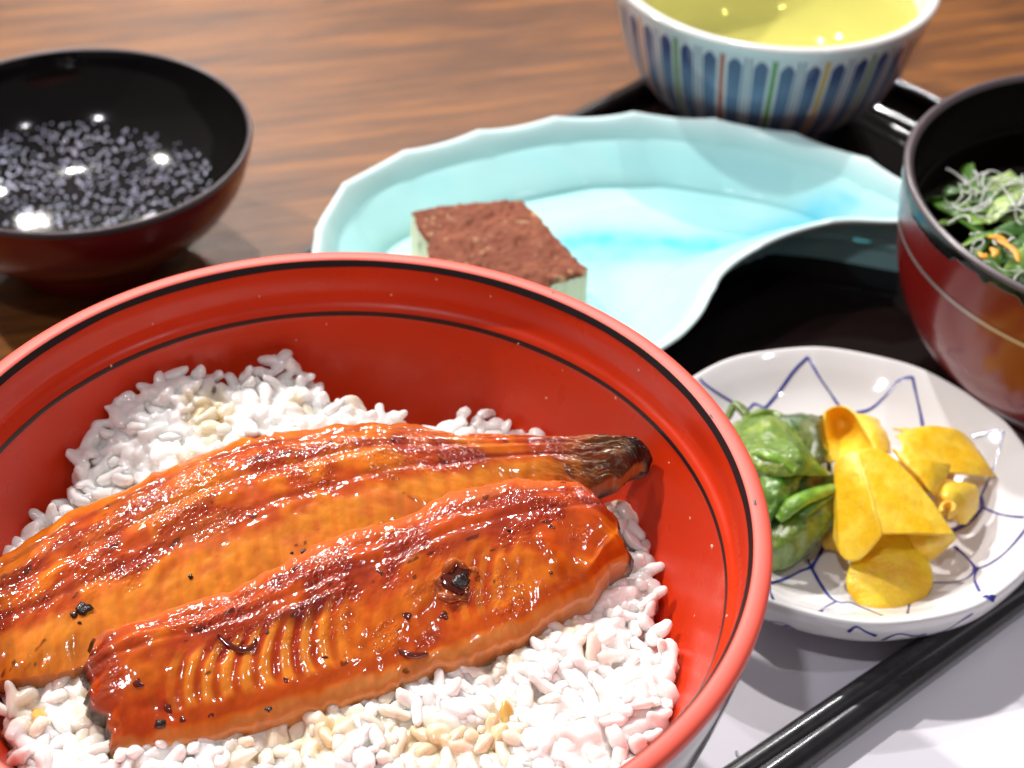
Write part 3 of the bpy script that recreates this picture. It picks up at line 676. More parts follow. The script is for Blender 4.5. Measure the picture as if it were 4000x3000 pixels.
sm = tmp.modifiers.new('soften', 'SMOOTH'); sm.iterations = 3; sm.factor = .5
dg = bpy.context.evaluated_depsgraph_get(); me2 = bpy.data.meshes.new_from_object(tmp.evaluated_get(dg)); bpy.data.objects.remove(tmp)
nv_ = len(me2.vertices); co = np.empty(nv_ * 3, np.float32); me2.vertices.foreach_get('co', co); co = co.reshape(-1, 3) / S
ca = me2.color_attributes.new('Col', 'FLOAT_COLOR', 'POINT'); cc = np.ones((nv_, 4), np.float32); cc[:, :3] = rice_col(co[:, 0], co[:, 1]); ca.data.foreach_set('color', cc.ravel())
me2.materials.clear(); me2.materials.append(M['rice_v']); me2.transform(Matrix.Translation(Vector(-pl) * S))
o = bpy.data.objects.new('packed_rice', me2); COL.objects.link(o); o.parent = rice; o['kind'] = 'stuff'
print('remeshed rice', nv_, co[:, 2].min(), co[:, 2].max())
print('grains', len(G), len(step))

# ------------------------------------------------------------------ black and red lid lying upside down on the table
LC = np.array([-13.0, 42.8])
lid = empty('lacquer_bowl_cover', (*LC, TZ)); tag(lid, 'upturned lacquer lid, black and wet inside, red outside, lying on the table', 'lid')
lin = [(4.98, 3.28), (4.93, 3.1), (4.75, 2.5), (4.35, 1.75), (3.6, 1.05), (2.5, .55), (1.2, .36), (0, .32)]
lout = [(0, -.7), (1.9, -.72), (2.05, -.98), (2.25, -.98), (2.35, -.6), (2.4, -.1), (3.2, .3), (4.2, 1.1), (4.75, 1.9), (5.0, 2.7), (5.07, 3.2)]
V, F = lathe(dens(lin, 60), 160, LC); obj('lid_inside', V.reshape(-1, 3), F[:, ::-1], M['blackshell'], lid); bvL = bvh_of(V, F)
V, F = lathe(dens(lout, 60), 160, LC); obj('lid_outside', V.reshape(-1, 3), F[:, ::-1], M['redshell'], lid)
M['worn'] = mat('worn_black_rim', (.09, .065, .075), .38, .5, .2, .2)
V, F = lathe(dens([(5.07, 3.12), (5.10, 3.24), (5.04, 3.33), (4.96, 3.27)], 8), 160, LC); obj('lid_rim', V.reshape(-1, 3), F[:, ::-1], M['worn'], lid)
drops = []
for k in range(1900):
    px, py = random.uniform(-60, 540), random.uniform(170, 520)
    dd = ((px - 170) / 270) ** 2 + ((py - 385) / 115) ** 2
    if dd > 1.15 or random.random() < dd * .45 - .1: continue
    h, n_ = shoot(bvL, px, py)
    if h is None or math.hypot(*(h[:2] - LC)) > 4.6: continue
    r_ = random.choice([.03, .035, .04, .045, .05, .06])
    th = np.linspace(0, np.pi / 2, 5)[:, None]; ph = np.linspace(0, 2 * np.pi, 10, endpoint=False)[None]
    d = np.stack([np.sin(th) * np.cos(ph), np.sin(th) * np.sin(ph), .7 * np.cos(th) + 0 * ph], -1) * r_
    d = d @ np.array(Vector(n_).to_track_quat('Z', 'Y').to_matrix()).T + h
    drops.append((d.reshape(-1, 3), grid_faces(5, 10, wv=True)))
V, F = join(drops); o = obj('water_droplets', V, F, M['drop']); tag(o, 'tiny beads of condensation scattered inside the upturned black lid', 'water droplets', kind='stuff')

# ------------------------------------------------------------------ turquoise leaf-shaped dish
ol = [(680, 500), (698, 450), (745, 395), (815, 350), (935, 308), (1060, 278), (1195, 255), (1330, 246), (1410, 245), (1520, 256), (1640, 272), (1740, 296), (1830, 325), (1905, 360), (1990, 405), (2060, 450), (2040, 482), (1935, 482), (1840, 480), (1760, 492), (1690, 515), (1620, 552), (1572, 590), (1545, 630), (1525, 675), (1490, 715), (1440, 752)]
ow = [at(x, y, 2.2)[:2] for x, y in ol] + [(2.7, 34.2), (.4, 33.4), (-2.2, 33.9), (-4.4, 35.4), (-5.7, 37.6)]
no = 900
Ocur = catmull(np.array(ow), no, closed=True)
sp = catmull(np.array([(-2.4, 38.2), (.2, 39.2), (2.8, 41.0), (5.5, 42.9), (8.5, 43.2), (11.5, 42.6)]), 200)
arc = np.r_[0, np.cumsum(np.linalg.norm(np.diff(np.vstack([Ocur, Ocur[:1]]), axis=0), axis=1))]; Lc = arc[-1]; arc = arc[:-1]
tg = np.roll(Ocur, -2, 0) - np.roll(Ocur, 2, 0); tg /= np.linalg.norm(tg, axis=1)[:, None]; nr_ = np.stack([tg[:, 1], -tg[:, 0]], 1)
cen = Ocur.mean(0)
if ((Ocur - cen) * nr_).sum() < 0: nr_ = -nr_
nsc = round(Lc / 2.5); ph = arc / Lc * nsc * np.pi; sca = np.abs(np.sin(ph)) ** .8          # 0 at the cusps
Osc = Ocur - nr_ * (.09 * sca)[:, None]
near = np.array([sp[np.argmin(((sp - o_) ** 2).sum(1))] for o_ in Ocur])
kk = 41; ker = np.hanning(kk); ker /= ker.sum()
for _ in range(2): near = np.stack([np.convolve(np.r_[near[-kk:, c], near[:, c], near[:kk, c]], ker, 'same')[kk:-kk] for c in (0, 1)], 1)
wid = np.linalg.norm(near - Ocur, axis=1)
def dish_pt(inset, z, scal=1.0):
    """inset in cm from the rim towards the spine"""
    f_ = np.clip(inset / np.maximum(wid, .3), 0, 1)[:, None]
    base_ = Osc * scal + Ocur * (1 - scal)
    return np.concatenate([base_ * (1 - f_) + near * f_, np.broadcast_to(z, (no,))[:, None]], 1)
ztop = 2.2 + .10 * (1 - sca) - .0
rows = [dish_pt(2.6, .0), dish_pt(2.3, 0), dish_pt(2.3, .25, .3), dish_pt(2.3, .6, .5), dish_pt(2.0, 1.0), dish_pt(1.1, 1.5), dish_pt(.22, ztop - .3), dish_pt(0, ztop - .08), dish_pt(.07, ztop), dish_pt(.2, ztop - .02), dish_pt(.36, ztop - .16), dish_pt(.6, ztop - .42, .9), dish_pt(.9, ztop - .74, .7), dish_pt(1.2, 1.18, .5), dish_pt(1.5, .97, .3), dish_pt(1.9, .81, .1)]
inn = []
nx = 16
for q in np.linspace(0, .45, nx)[1:]:
    f_ = np.minimum(1.9 / np.maximum(wid, .3), .9); f2 = f_ + (1 - f_) * q
    inn.append(np.concatenate([Ocur * (1 - f2)[:, None] + near * f2[:, None], np.full((no, 1), .8 - .05 * (q / .45) ** 2)], 1))
DV = np.stack(rows, 1)
# denser between the profile rows
dn = 60; DVd = np.stack([catmull(DV[i], dn) for i in range(no)], 0)
DV = np.concatenate([DVd, np.stack(inn, 1)], 1)
pos = DV; ins_ = np.concatenate([np.linspace(-1, 2.0, dn), np.full(nx - 1, 3.0)])
AQ = np.array([.40, .71, .73]); AQ2 = np.array([.33, .68, .72]); STK = np.array([.06, .55, .80]); RIMC = np.array([.68, .86, .88])
STRK = [([(1235, 525), (1300, 515), (1400, 520), (1530, 530)], .50, .8), ([(1280, 560), (1360, 545), (1450, 540)], .6, .5), ([(1560, 525), (1660, 500), (1760, 472), (1900, 455)], .5, .45), ([(1300, 600), (1310, 640), (1330, 700)], .6, .22), ([(1000, 330), (1150, 300), (1300, 300)], .6, .12), ([(1400, 330), (1600, 370), (1800, 400)], .6, .12)]
def glaze_col(p, flat=False):
    dr = dist_poly(Ocur[::6], p[..., 0], p[..., 1])
    C = mixc(np.broadcast_to(RIMC, p.shape), np.broadcast_to(AQ, p.shape), sstep(.10, .75, dr))
    C = mixc(C, np.broadcast_to(AQ2, p.shape), sstep(-.3, .6, fbm(p[..., 0] * .35, p[..., 1] * .5, seed=12, oct=3)) * .7 * sstep(.5, 1.2, dr))
    for pts, wd, amt in STRK:
        q = np.array([at(x, y, .8)[:2] for x, y in pts]); d = dist_poly(catmull(q, 30), p[..., 0], p[..., 1], closed=False)
        C = mixc(C, np.broadcast_to(STK, p.shape), np.clip(amt * np.exp(-(d / wd) ** 2) * (1 + .3 * fbm(p[..., 0] * 2, p[..., 1] * 2, seed=2)), 0, 1) * (p[..., 2] < 1.5))
    return np.clip(C, 0, 1)
C = glaze_col(pos)
dishp = empty('leaf_shaped_dish', (2.5, 40.5, 0)); tag(dishp, 'turquoise leaf-shaped dish with a scalloped edge, holding the cocoa-dusted dessert', 'dish')
no_f = grid_faces(no, DV.shape[1], wu=True)
x0, y0 = Ocur.min(0); x1, y1 = Ocur.max(0); gX, gY = np.meshgrid(np.arange(x0, x1, .1), np.arange(y0, y1, .1), indexing='ij')
okf = inside(Ocur[::6], gX, gY) & (dist_poly(Ocur[::6], gX, gY) > 1.0)
FV = np.stack([gX, gY, gX * 0 + .768], -1); Ff = grid_faces(*gX.shape); Ff = Ff[okf.ravel()[Ff].all(1)]
jv, jf = join([(DV, no_f[:, ::-1]), (FV, Ff)])
obj('dish_body', jv, jf, M['dish'], dishp, np.vstack([C.reshape(-1, 3), glaze_col(FV).reshape(-1, 3)]))

# ------------------------------------------------------------------ dessert block
top = [at(888, 452, 3.1), at(1128, 424, 3.1), at(1274, 586, 3.1)]
top.append(at(985, 672, 3.1))
des = empty('custard_square', (-.8, 38.8, .8)); tag(des, 'pale square of tofu pudding dusted with brown cocoa on the turquoise dish', 'dessert')
nb = 90
Ug, Vg = np.meshgrid(np.linspace(0, 1, nb), np.linspace(0, 1, nb), indexing='ij')
TP = (1 - Ug)[..., None] * (1 - Vg)[..., None] * top[0] + Ug[..., None] * (1 - Vg)[..., None] * top[1] + Ug[..., None] * Vg[..., None] * top[2] + (1 - Ug)[..., None] * Vg[..., None] * top[3]
ed = np.minimum(np.minimum(Ug, 1 - Ug), np.minimum(Vg, 1 - Vg))
TP[..., 2] += .05 * fbm(TP[..., 0] * 1.2, TP[..., 1] * 1.2, seed=2) + .035 * fbm(TP[..., 0] * 6, TP[..., 1] * 6, seed=4) - .10 * np.exp(-(ed / .015) ** 2) + .12 * np.exp(-((Ug - 1) ** 2 + (Vg - 1) ** 2) / .004)
cen = TP.mean((0, 1)); jit = .03 * fbm(TP[..., 0] * 4, TP[..., 1] * 4, seed=9) * (ed < .02)
TP[..., :2] += (TP[..., :2] - cen[:2]) * (jit)[..., None]
cc = mixc(np.broadcast_to(np.array([.20, .058, .030]), TP.shape), np.broadcast_to(np.array([.27, .085, .045]), TP.shape), sstep(-.5, .8, fbm(TP[..., 0] * 2.5, TP[..., 1] * 2.5, seed=6)))
cc = mixc(cc, np.broadcast_to(np.array([.66, .45, .24]), TP.shape), sstep(.8, 1.3, fbm(TP[..., 0] * 5, TP[..., 1] * 5, seed=7) + .9 * np.exp(-((1 - Ug) / .04) ** 2) + .25 * np.exp(-(ed / .02) ** 2)) * .75)
obj('cocoa_topping', TP.reshape(-1, 3), grid_faces(nb, nb)[:, ::-1], M['cocoa'], des, cc.reshape(-1, 3))
per = np.vstack([TP[:, 0], TP[-1, 1:], TP[::-1, -1][1:], TP[0, ::-1][1:-1]]); m_ = len(per)
rows = []
for q in np.linspace(0, 1, 24):
    p = per.copy(); p[:, :2] = cen[:2] + (per[:, :2] - cen[:2]) * (1.0 + .02 * q - .03 * math.exp(-((1 - q) / .05) ** 2)); p[:, 2] = per[:, 2] * (1 - q) + .78 * q - .01 * (q == 0); rows.append(p)
SV = np.stack(rows, 1); SV[..., :2] += .012 * fbm(SV[..., 0] * 5, SV[..., 2] * 5, SV[..., 1] * 5, seed=1)[..., None]
sc2 = np.tile(np.array([.90, .82, .58]), (m_, 24, 1)); q = sstep(.85, .95, fbm(SV[..., 0] * 4, SV[..., 2] * 5, SV[..., 1] * 4, seed=15)); sc2 = mixc(sc2, np.broadcast_to(np.array([.30, .30, .05]), sc2.shape), q * .8)
obj('custard_body', SV.reshape(-1, 3), grid_faces(m_, 24, wu=True), M['cream'], des, sc2.reshape(-1, 3))

# ------------------------------------------------------------------ tea cup
TC = np.array([7.84, 52.1])
cup = empty('tea_cup', (*TC, 0)); tag(cup, 'white porcelain tea cup painted with blue, green, yellow and orange stripes', 'tea cup')
CZ = 5.0 / 5.86; CR = 1.033
cout = [(0, .3), (2.3, .3), (2.45, .02), (2.7, .02), (2.8, .35), (3.3, .75), (4.0, 1.55), (4.5, 2.6), (4.82, 3.9), (5.02, 5.0), (5.13, 5.55)]
cin = [(5.19, 5.66), (5.19, 5.78), (5.10, 5.86), (4.98, 5.86), (4.88, 5.78), (4.82, 5.5), (4.7, 4.6), (4.45, 3.4), (4.1, 2.4), (3.5, 1.6), (2.9, 1.25), (2.45, 1.15), (2.3, 1.05), (2.22, .8), (2.0, .72), (1.3, .7), (0, .7)]
cout = [(a_ * CR, b_ * CZ) for a_, b_ in cout]; cin = [(a_ * CR, b_ * CZ) for a_, b_ in cin]
nn = 1600; pr_ = dens(cout, 110); V, F = lathe(pr_, nn, TC)
ang = np.linspace(0, 2 * np.pi, nn, endpoint=False)[:, None]; zz = pr_[None, :, 1] / CZ + 0 * ang; rad = pr_[None, :, 0]
arcm = ang / (2 * np.pi) * 40 + .2; unit = np.floor(arcm).astype(int) % 40; fu = arcm - np.floor(arcm)
Wt = np.array([.68, .64, .68]); cc = np.broadcast_to(Wt, V.shape).copy()
ha = lambda n_: hash3(n_, n_ * 0 + 3, n_ * 0 + 1, 5)
topz = 5.2 + .12 * (ha(unit) - .5) - ((fu - .31) / .31) ** 2 * .35
wash = fbm(arcm * 2.5, zz * .8, seed=3) * .25
bl = mixc(np.broadcast_to(np.array([.008, .028, .14]), V.shape), np.broadcast_to(np.array([.10, .18, .32]), V.shape), sstep(.1, 1.4, (5.0 - zz)) + wash * .6)
bl = mixc(bl, np.broadcast_to(np.array([.03, .05, .12]), V.shape), (1 - sstep(.6, 1.5, zz)) * .5)  # shadow low on the cup, painted into the stroke colour
mk = sstep(.0, .05, fu) * (1 - sstep(.56, .62, fu)) * (zz < topz) * .93
cc = mixc(cc, bl, mk)
cidx = (unit % 4); two = ((unit % 2) == 0)
def thin(c0, w_): return np.exp(-((fu - c0) / w_) ** 4)
tcol = np.where((unit % 4 == 1)[..., None], np.array([.07, .24, .02]), np.array([.62, .36, .03])); tcol = np.where((unit % 8 == 3)[..., None], np.array([.42, .06, .02]), tcol); tcol = np.where((unit % 16 == 7)[..., None], np.array([.60, .22, .05]), tcol)
zt2 = (zz < 5.3)
cc = mixc(cc, np.broadcast_to(tcol, V.shape), thin(.80, .105) * (~two) * zt2)
cc = mixc(cc, np.broadcast_to(np.array([.16, .19, .27]), V.shape), (thin(.70, .05) + thin(.90, .05)) * two * zt2 * .95)
cc = np.where((zz > 5.42)[..., None], np.array([.80, .77, .80]), cc)
obj('cup_outside', V.reshape(-1, 3), F[:, ::-1], M['porcelain'], cup, cc.reshape(-1, 3))
V, F = lathe(np.vstack([[(5.13 * CR, 5.55 * CZ)], dens(cin, 90)]), 200, TC); obj('cup_inside', V.reshape(-1, 3), F[:, ::-1], M['porcelain'], cup, np.tile([[.82, .80, .80]], (V.shape[0] * V.shape[1], 1)))
V, F = lathe(np.array([(0, 3.85), (1.5, 3.85), (3.5, 3.85), (4.65, 3.85), (4.76, 3.86), (4.83, 3.90)])[::-1], 160, TC)
tea = obj('green_tea', V.reshape(-1, 3), F, M['tea']); tag(tea, 'yellow-green tea filling the striped cup', 'tea')

# ------------------------------------------------------------------ soup bowl at the right
SC = np.array([15.83, 37.5])
sb = empty('soup_bowl', (*SC, 0)); tag(sb, 'dark red lacquered soup bowl with a black rim and one silver line', 'soup bowl')
sout = [(0, .3), (2.6, .3), (2.7, .02), (3.0, .02), (3.1, .5), (3.9, .95), (5.0, 2.0), (5.65, 3.3), (5.92, 4.7), (6.02, 5.8), (6.05, 6.40)]
sin_ = [(5.82, 6.44), (5.78, 6.1), (5.62, 4.9), (5.3, 3.6), (4.6, 2.2), (3.2, 1.2), (1.5, .9), (0, .85)]
V, F = lathe(dens(sout, 90), 200, SC); obj('bowl_outside', V.reshape(-1, 3), F[:, ::-1], M['redshell'], sb)
V, F = lathe(dens(sin_, 70), 200, SC); obj('bowl_inside', V.reshape(-1, 3), F[:, ::-1], M['blackshell'], sb)
V, F = lathe(dens([(6.05, 6.40), (6.09, 6.48), (6.02, 6.55), (5.92, 6.55), (5.82, 6.44)], 12), 200, SC); obj('bowl_rim', V.reshape(-1, 3), F[:, ::-1], M['worn'], sb)
n = 720; a = np.linspace(0, 2 * np.pi, n, endpoint=False)
dip = .16 + .16 * sstep(-.1, .25, fbm(np.cos(a) * 3.1, np.sin(a) * 3.1, seed=4)) + .02 * fbm(np.cos(a) * 20, np.sin(a) * 20, seed=4)
rows = []
po = np.array(sout)
for q in np.linspace(0, 1, 8):
    z = 6.44 - dip * 1.35 * q; r_ = np.interp(z, po[:, 1], po[:, 0]) + .022 * (1 if q < .95 else .3)
    rows.append(np.stack([SC[0] + r_ * np.cos(a), SC[1] + r_ * np.sin(a), z], -1))
V = np.stack(rows, 1); obj('black_rim_band', V.reshape(-1, 3), grid_faces(n, 8, wu=True), M['blackshell'], sb)
rows = []
for z in (5.06, 5.0, 4.94):
    r_ = np.interp(z, po[:, 1], po[:, 0]) + .03; rows.append(np.stack([SC[0] + r_ * np.cos(a), SC[1] + r_ * np.sin(a), z + 0 * a], -1))
V = np.stack(rows, 1); obj('silver_line', V.reshape(-1, 3), grid_faces(n, 3, wu=True), M['gold'], sb)
V, F = lathe(np.array([(0, 4.9), (3, 4.9), (5.5, 4.9), (5.61, 4.92), (5.64, 4.97)])[::-1], 128, SC)
sp_ = obj('clear_soup', V.reshape(-1, 3), F, M['broth']); tag(sp_, 'dark clear soup in the red and black bowl', 'soup')
# garnish
def ribbon_pts(x, y, z, L, ang_, curl, n=16, rise=.1):
    t = np.linspace(-.5, .5, n); a = ang_ + curl * t; dx = np.cumsum(np.cos(a)) * L / n; dy = np.cumsum(np.sin(a)) * L / n
    return np.stack([x + dx - dx.mean(), y + dy - dy.mean(), z + rise * np.sin(t * 5 + ang_)], -1)
gar = empty('shredded_garnish', (*SC, 4.9)); tag(gar, 'heap of chopped green onion and white shreds floating in the soup', 'garnish')
gc = at(2180, 500, 5.1); parts, cols = [], []
def heap(nm, count, spread, L, wd, flat, colr, z0, z1, curl, key='garnish'):
    ps, cs = [], []
    for k in range(count):
        rr_, aa = spread * math.sqrt(random.random()), random.uniform(0, 6.283)
        x, y = gc[0] + rr_ * math.cos(aa) * 1.1, gc[1] + rr_ * math.sin(aa)
        if math.hypot(x - SC[0], y - SC[1]) > 4.6: continue
        zz_ = z0 + (z1 - z0) * (1 - (rr_ / spread) ** 2) * random.uniform(.4, 1)
        P = ribbon_pts(x, y, zz_, L * random.uniform(.6, 1.3), random.uniform(0, 6.28), random.gauss(0, curl), rise=.12)
        if nm != 'white_shred':
            V, F = tube(P, wd * (.35 + .65 * np.sin(np.linspace(.2, 2.95, 16))) * random.uniform(.7, 1.2), 8, flat, up=(random.gauss(0, .5), random.gauss(0, .5), 1))
        else: V, F = tube(P, wd * random.uniform(.6, 1.2), 8, flat)
        c_ = np.array(colr[random.randrange(len(colr))]) * random.uniform(.75, 1.25)
        o = obj(nm, V, F, M['garnish'], gar, np.tile(c_, (len(V), 1)))
heap('green_slice', 80, 2.8, 1.7, .34, .16, [(.08, .20, .02), (.04, .13, .015), (.20, .34, .06), (.34, .46, .16)], 4.85, 5.4, 1.6)
heap('white_shred', 75, 2.6, 1.1, .035, .8, [(.55, .58, .50), (.62, .62, .62)], 5.2, 5.85, 2.6)
for P3 in ([(2133, 512), (2160, 514), (2180, 530)], [(2150, 516), (2190, 540), (2200, 565)], [(2115, 545), (2125, 555), (2130, 548)], [(2140, 535), (2150, 545), (2145, 555)]):
    P = catmull([at(x, y, 5.75) for x, y in P3], 12); V, F = tube(P, .11 * np.sin(np.linspace(.5, 2.8, 12)), 8, .4); obj('citrus_peel', V, F, M['garnish'], gar, np.tile((.75, .34, .03), (len(V), 1)))

# ------------------------------------------------------------------ blue and white pickle plate
PC = np.array([8.14, 31.3])
plate = empty('pickle_plate', (*PC, .05)); tag(plate, 'small white porcelain plate with hand-painted blue net pattern', 'plate')
pin = [(4.93, 1.93), (4.88, 1.98), (4.78, 1.96), (4.45, 1.72), (3.9, 1.28), (3.3, .98), (2.7, .82), (1.5, .72), (0, .70)]
pout = [(0, .3), (2.3, .3), (2.4, .06), (2.65, .06), (2.75, .4), (3.5, .55), (4.3, .82), (4.78, 1.25), (4.95, 1.7), (4.93, 1.93)]
def wob(V, A, r):
    m = 12; k_ = np.exp(-((r - 3.9) / .9) ** 2); V[..., 2] += .015 * np.cos(A * m) * k_
    f_ = 1 + .004 * np.cos(A * m) * sstep(3, 4.9, r); V[..., 0] = PC[0] + (V[..., 0] - PC[0]) * f_; V[..., 1] = PC[1] + (V[..., 1] - PC[1]) * f_; return V
V, F = lathe(np.vstack([dens(pout, 50), dens(pin, 70)[1:]]), 300, PC, wob)
obj('plate_body', V.reshape(-1, 3), F[:, ::-1], M['porcelain'], plate, np.tile([[.80, .785, .80]], (V.shape[0] * V.shape[1], 1)))
bvP = bvh_of(V, F)
def z4(x, y): return 1438 + .4333 * x, 719 + .4333 * y
LN = [([(170, 230), (200, 260), (290, 320), (400, 380), (440, 355), (480, 370), (500, 370), (560, 300), (640, 190), (710, 120)], 1), ([(710, 120), (760, 210), (820, 300), (870, 370), (920, 400)], .9), ([(950, 400), (1020, 380), (1090, 320), (1160, 240), (1230, 220)], 1), ([(1230, 220), (1250, 310), (1270, 400), (1285, 490)], .9),
      ([(1530, 520), (1600, 500), (1660, 485)], 1.2), ([(1680, 490), (1660, 590), (1620, 710), (1570, 820)], .8), ([(1570, 820), (1575, 870), (1540, 920), (1490, 960), (1430, 985)], 1.5), ([(1580, 870), (1650, 900), (1720, 915), (1787, 920)], .7),
      ([(510, 1255), (600, 1225), (670, 1190), (725, 1170)], 1.1), ([(515, 1260), (520, 1290), (535, 1330)], .8), ([(725, 1170), (760, 1120), (790, 1060)], 1.3), ([(725, 1170), (715, 1150), (710, 1130)], .8), ([(725, 1170), (770, 1250), (820, 1320), (870, 1345), (920, 1345), (980, 1370), (1080, 1410)], 1), ([(770, 1390), (800, 1365), (850, 1340)], .7),
      ([(1335, 1245), (1430, 1245), (1500, 1225), (1550, 1180)], .8), ([(1550, 1180), (1500, 1120), (1440, 1065)], .9), ([(1550, 1180), (1620, 1150), (1700, 1090), (1787, 990), (1830, 920)], 1), ([(1550, 1180), (1540, 1230), (1565, 1290)], .9), ([(1590, 1312), (1610, 1320), (1640, 1325)], 2.0), ([(1205, 1400), (1212, 1370), (1218, 1330)], .8), ([(715, 1165), (725, 1172), (738, 1175)], 2), ([(1540, 1175), (1550, 1182), (1560, 1180)], 1.8),
      ([(560, 1480), (600, 1460), (640, 1475), (680, 1510), (740, 1510)], .9), ([(910, 1490), (950, 1465), (1000, 1490), (1050, 1510)], .9), ([(1080, 1530), (1160, 1500), (1240, 1510), (1300, 1500)], .9), ([(1300, 1510), (1400, 1480), (1480, 1430), (1530, 1400)], .7), ([(500, 1440), (560, 1440), (620, 1460)], .5)]
for k, (pts, wd) in enumerate(LN):
    D = catmull(np.array([z4(*q) for q in pts]), 10 * len(pts)); P, Nn = [], []
    for q in D:
        h, n_ = shoot(bvP, *q)
        if h is not None: P.append(h); Nn.append(n_)
    if len(P) < 4: continue
    P = np.array(P); Nn = np.array(Nn); T = np.gradient(P, axis=0); B = np.cross(Nn, T); B /= np.linalg.norm(B, axis=1)[:, None] + 1e-9
    t = np.linspace(0, 1, len(P)); ww = .048 * wd * (.85 + .15 * fbm(t * 3, k, seed=k, oct=2)) * (.7 + .5 * np.abs(t - .5) * 2)
    V = np.stack([P - B * ww[:, None] + Nn * .010, P + Nn * .017, P + B * ww[:, None] + Nn * .010], 1)
    cc = mixc(np.array([.012, .018, .24]), np.array([.06, .08, .42]), np.clip(.5 + .6 * fbm(t * 4, k, seed=k + 5), 0, 1) * .6)
    o = obj('painted_line', V.reshape(-1, 3), grid_faces(len(P), 3), M['blue_paint'], plate, np.repeat(cc, 3, 0))

# ------------------------------------------------------------------ pickles
def lag(P, m, n):
    """quadratic sheet through a 3 x 3 net"""
    P = np.asarray(P, float); u_ = np.linspace(0, 1, m); v_ = np.linspace(0, 1, n)
    b = lambda t: np.stack([2 * (t - .5) * (t - 1), -4 * t * (t - 1), 2 * t * (t - .5)], -1)
    return np.einsum('ui,vj,ijk->uvk', b(u_), b(v_), P)
def sheet(name, net, thick, mt, c0, c1, label, cat, group=None, seed=0, wr=.03, part=None, m=46, n=46):
    P = lag([[at(*z4(q[0], q[1]), q[2]) for q in row] for row in net], m, n)
    du = np.gradient(P, axis=0); dv = np.gradient(P, axis=1); N_ = np.cross(du, dv); N_ /= np.linalg.norm(N_, axis=-1)[..., None] + 1e-9
    if N_[..., 2].mean() < 0: N_ = -N_; flip = True
    else: flip = False
    # round the corners of the outline
    uu, vv = np.meshgrid(np.linspace(-1, 1, m), np.linspace(-1, 1, n), indexing='ij')
    P = P + N_ * (wr * fbm(P[..., 0] * 1.6 + seed, P[..., 1] * 1.6, P[..., 2], seed=seed, oct=4))[..., None]
    edge = np.maximum(np.abs(uu), np.abs(vv)); th = thick * np.sqrt(np.clip(1 - edge ** 24, .2, 1))
    top_, bot = P, P - N_ * th[..., None]
    k = m * n; F1_ = grid_faces(m, n); F2_ = F1_[:, ::-1] + k
    id_ = np.arange(k).reshape(m, n); per_ = np.concatenate([id_[:, 0], id_[-1, 1:], id_[::-1, -1][1:], id_[0, ::-1][1:-1]]); pn = np.roll(per_, -1)
    F3_ = np.stack([per_, per_ + k, pn + k, pn], 1)
    if flip: F1_, F2_, F3_ = F1_[:, ::-1], F2_[:, ::-1], F3_[:, ::-1]
    col = mixc(np.broadcast_to(np.array(c0), P.shape), np.broadcast_to(np.array(c1), P.shape), sstep(-.6, .8, fbm(P[..., 0] * 2, P[..., 1] * 2, P[..., 2] * 2, seed=seed + 3)))
    o = obj(name, np.vstack([top_.reshape(-1, 3), bot.reshape(-1, 3)]), np.vstack([F1_, F2_, F3_]), mt, part, np.vstack([col.reshape(-1, 3)] * 2))
    if part is None: tag(o, label, cat, group)
    return o
Y0, Y1 = (.92, .53, .012), (.92, .63, .06); g_ = 'yellow pickled radish slices on the small plate'
sheet('radish_slice', [[(1040, 1000, 1.9), (1115, 985, 2.0), (1200, 1000, 1.9)], [(905, 1195, 1.35), (1110, 1190, 1.6), (1330, 1190, 1.4)], [(950, 1350, 1.05), (1090, 1400, 1.15), (1270, 1350, 1.1)]], .07, M['pick_y'], (.84, .46, .01), (.88, .62, .02), 'rounded yellow pickle slice hanging lowest, nearest the front edge of the plate', 'pickle', g_, 1, .02)
sheet('radish_slice', [[(1190, 985, 1.9), (1320, 1000, 2.1), (1455, 1015, 1.7)], [(1205, 1060, 1.7), (1310, 1080, 1.8), (1400, 1075, 1.5)], [(1240, 1130, 1.3), (1290, 1150, 1.3), (1340, 1125, 1.2)]], .07, M['pick_y'], Y0, Y1, 'small yellow pickle flap tucked under the right of the big folded slice', 'pickle', g_, 2)
sheet('radish_slice', [[(785, 400, 2.0), (870, 368, 2.3), (950, 410, 2.4)], [(790, 500, 2.0), (890, 480, 1.45), (1010, 520, 2.7)], [(780, 610, 1.9), (860, 640, 2.2), (1060, 600, 2.7)]], .07, M['pick_y'], Y0, Y1, 'curled yellow pickle slice at the back beside the dark green leaf', 'pickle', g_, 3)
sheet('radish_slice', [[(930, 400, 2.1), (1000, 405, 2.2), (1065, 430, 2.0)], [(980, 480, 2.5), (1040, 480, 2.5), (1100, 500, 2.1)], [(1040, 590, 2.7), (1090, 590, 2.6), (1130, 600, 2.2)]], .07, M['pick_y'], Y0, Y1, 'narrow yellow pickle slice standing behind the big folded slice', 'pickle', g_, 4)
sheet('radish_slice', [[(1140, 520, 2.0), (1180, 560, 2.5), (1150, 640, 2.4)], [(1350, 462, 2.25), (1380, 560, 2.2), (1400, 690, 2.3)], [(1530, 540, 1.6), (1590, 630, 1.8), (1650, 720, 1.4)]], .07, M['pick_y'], Y0, Y1, 'wide yellow pickle slice spreading to the right towards the soup bowl', 'pickle', g_, 5)
sheet('radish_slice', [[(1125, 580, 2.6), (1200, 600, 2.8), (1425, 655, 2.5)], [(1180, 650, 2.7), (1280, 690, 2.7), (1400, 730, 2.3)], [(1270, 740, 2.5), (1320, 790, 2.5), (1345, 815, 2.2)]], .07, M['pick_y'], Y0, Y1, 'triangular yellow pickle slice lying over the wide right-hand slice', 'pickle', g_, 6)
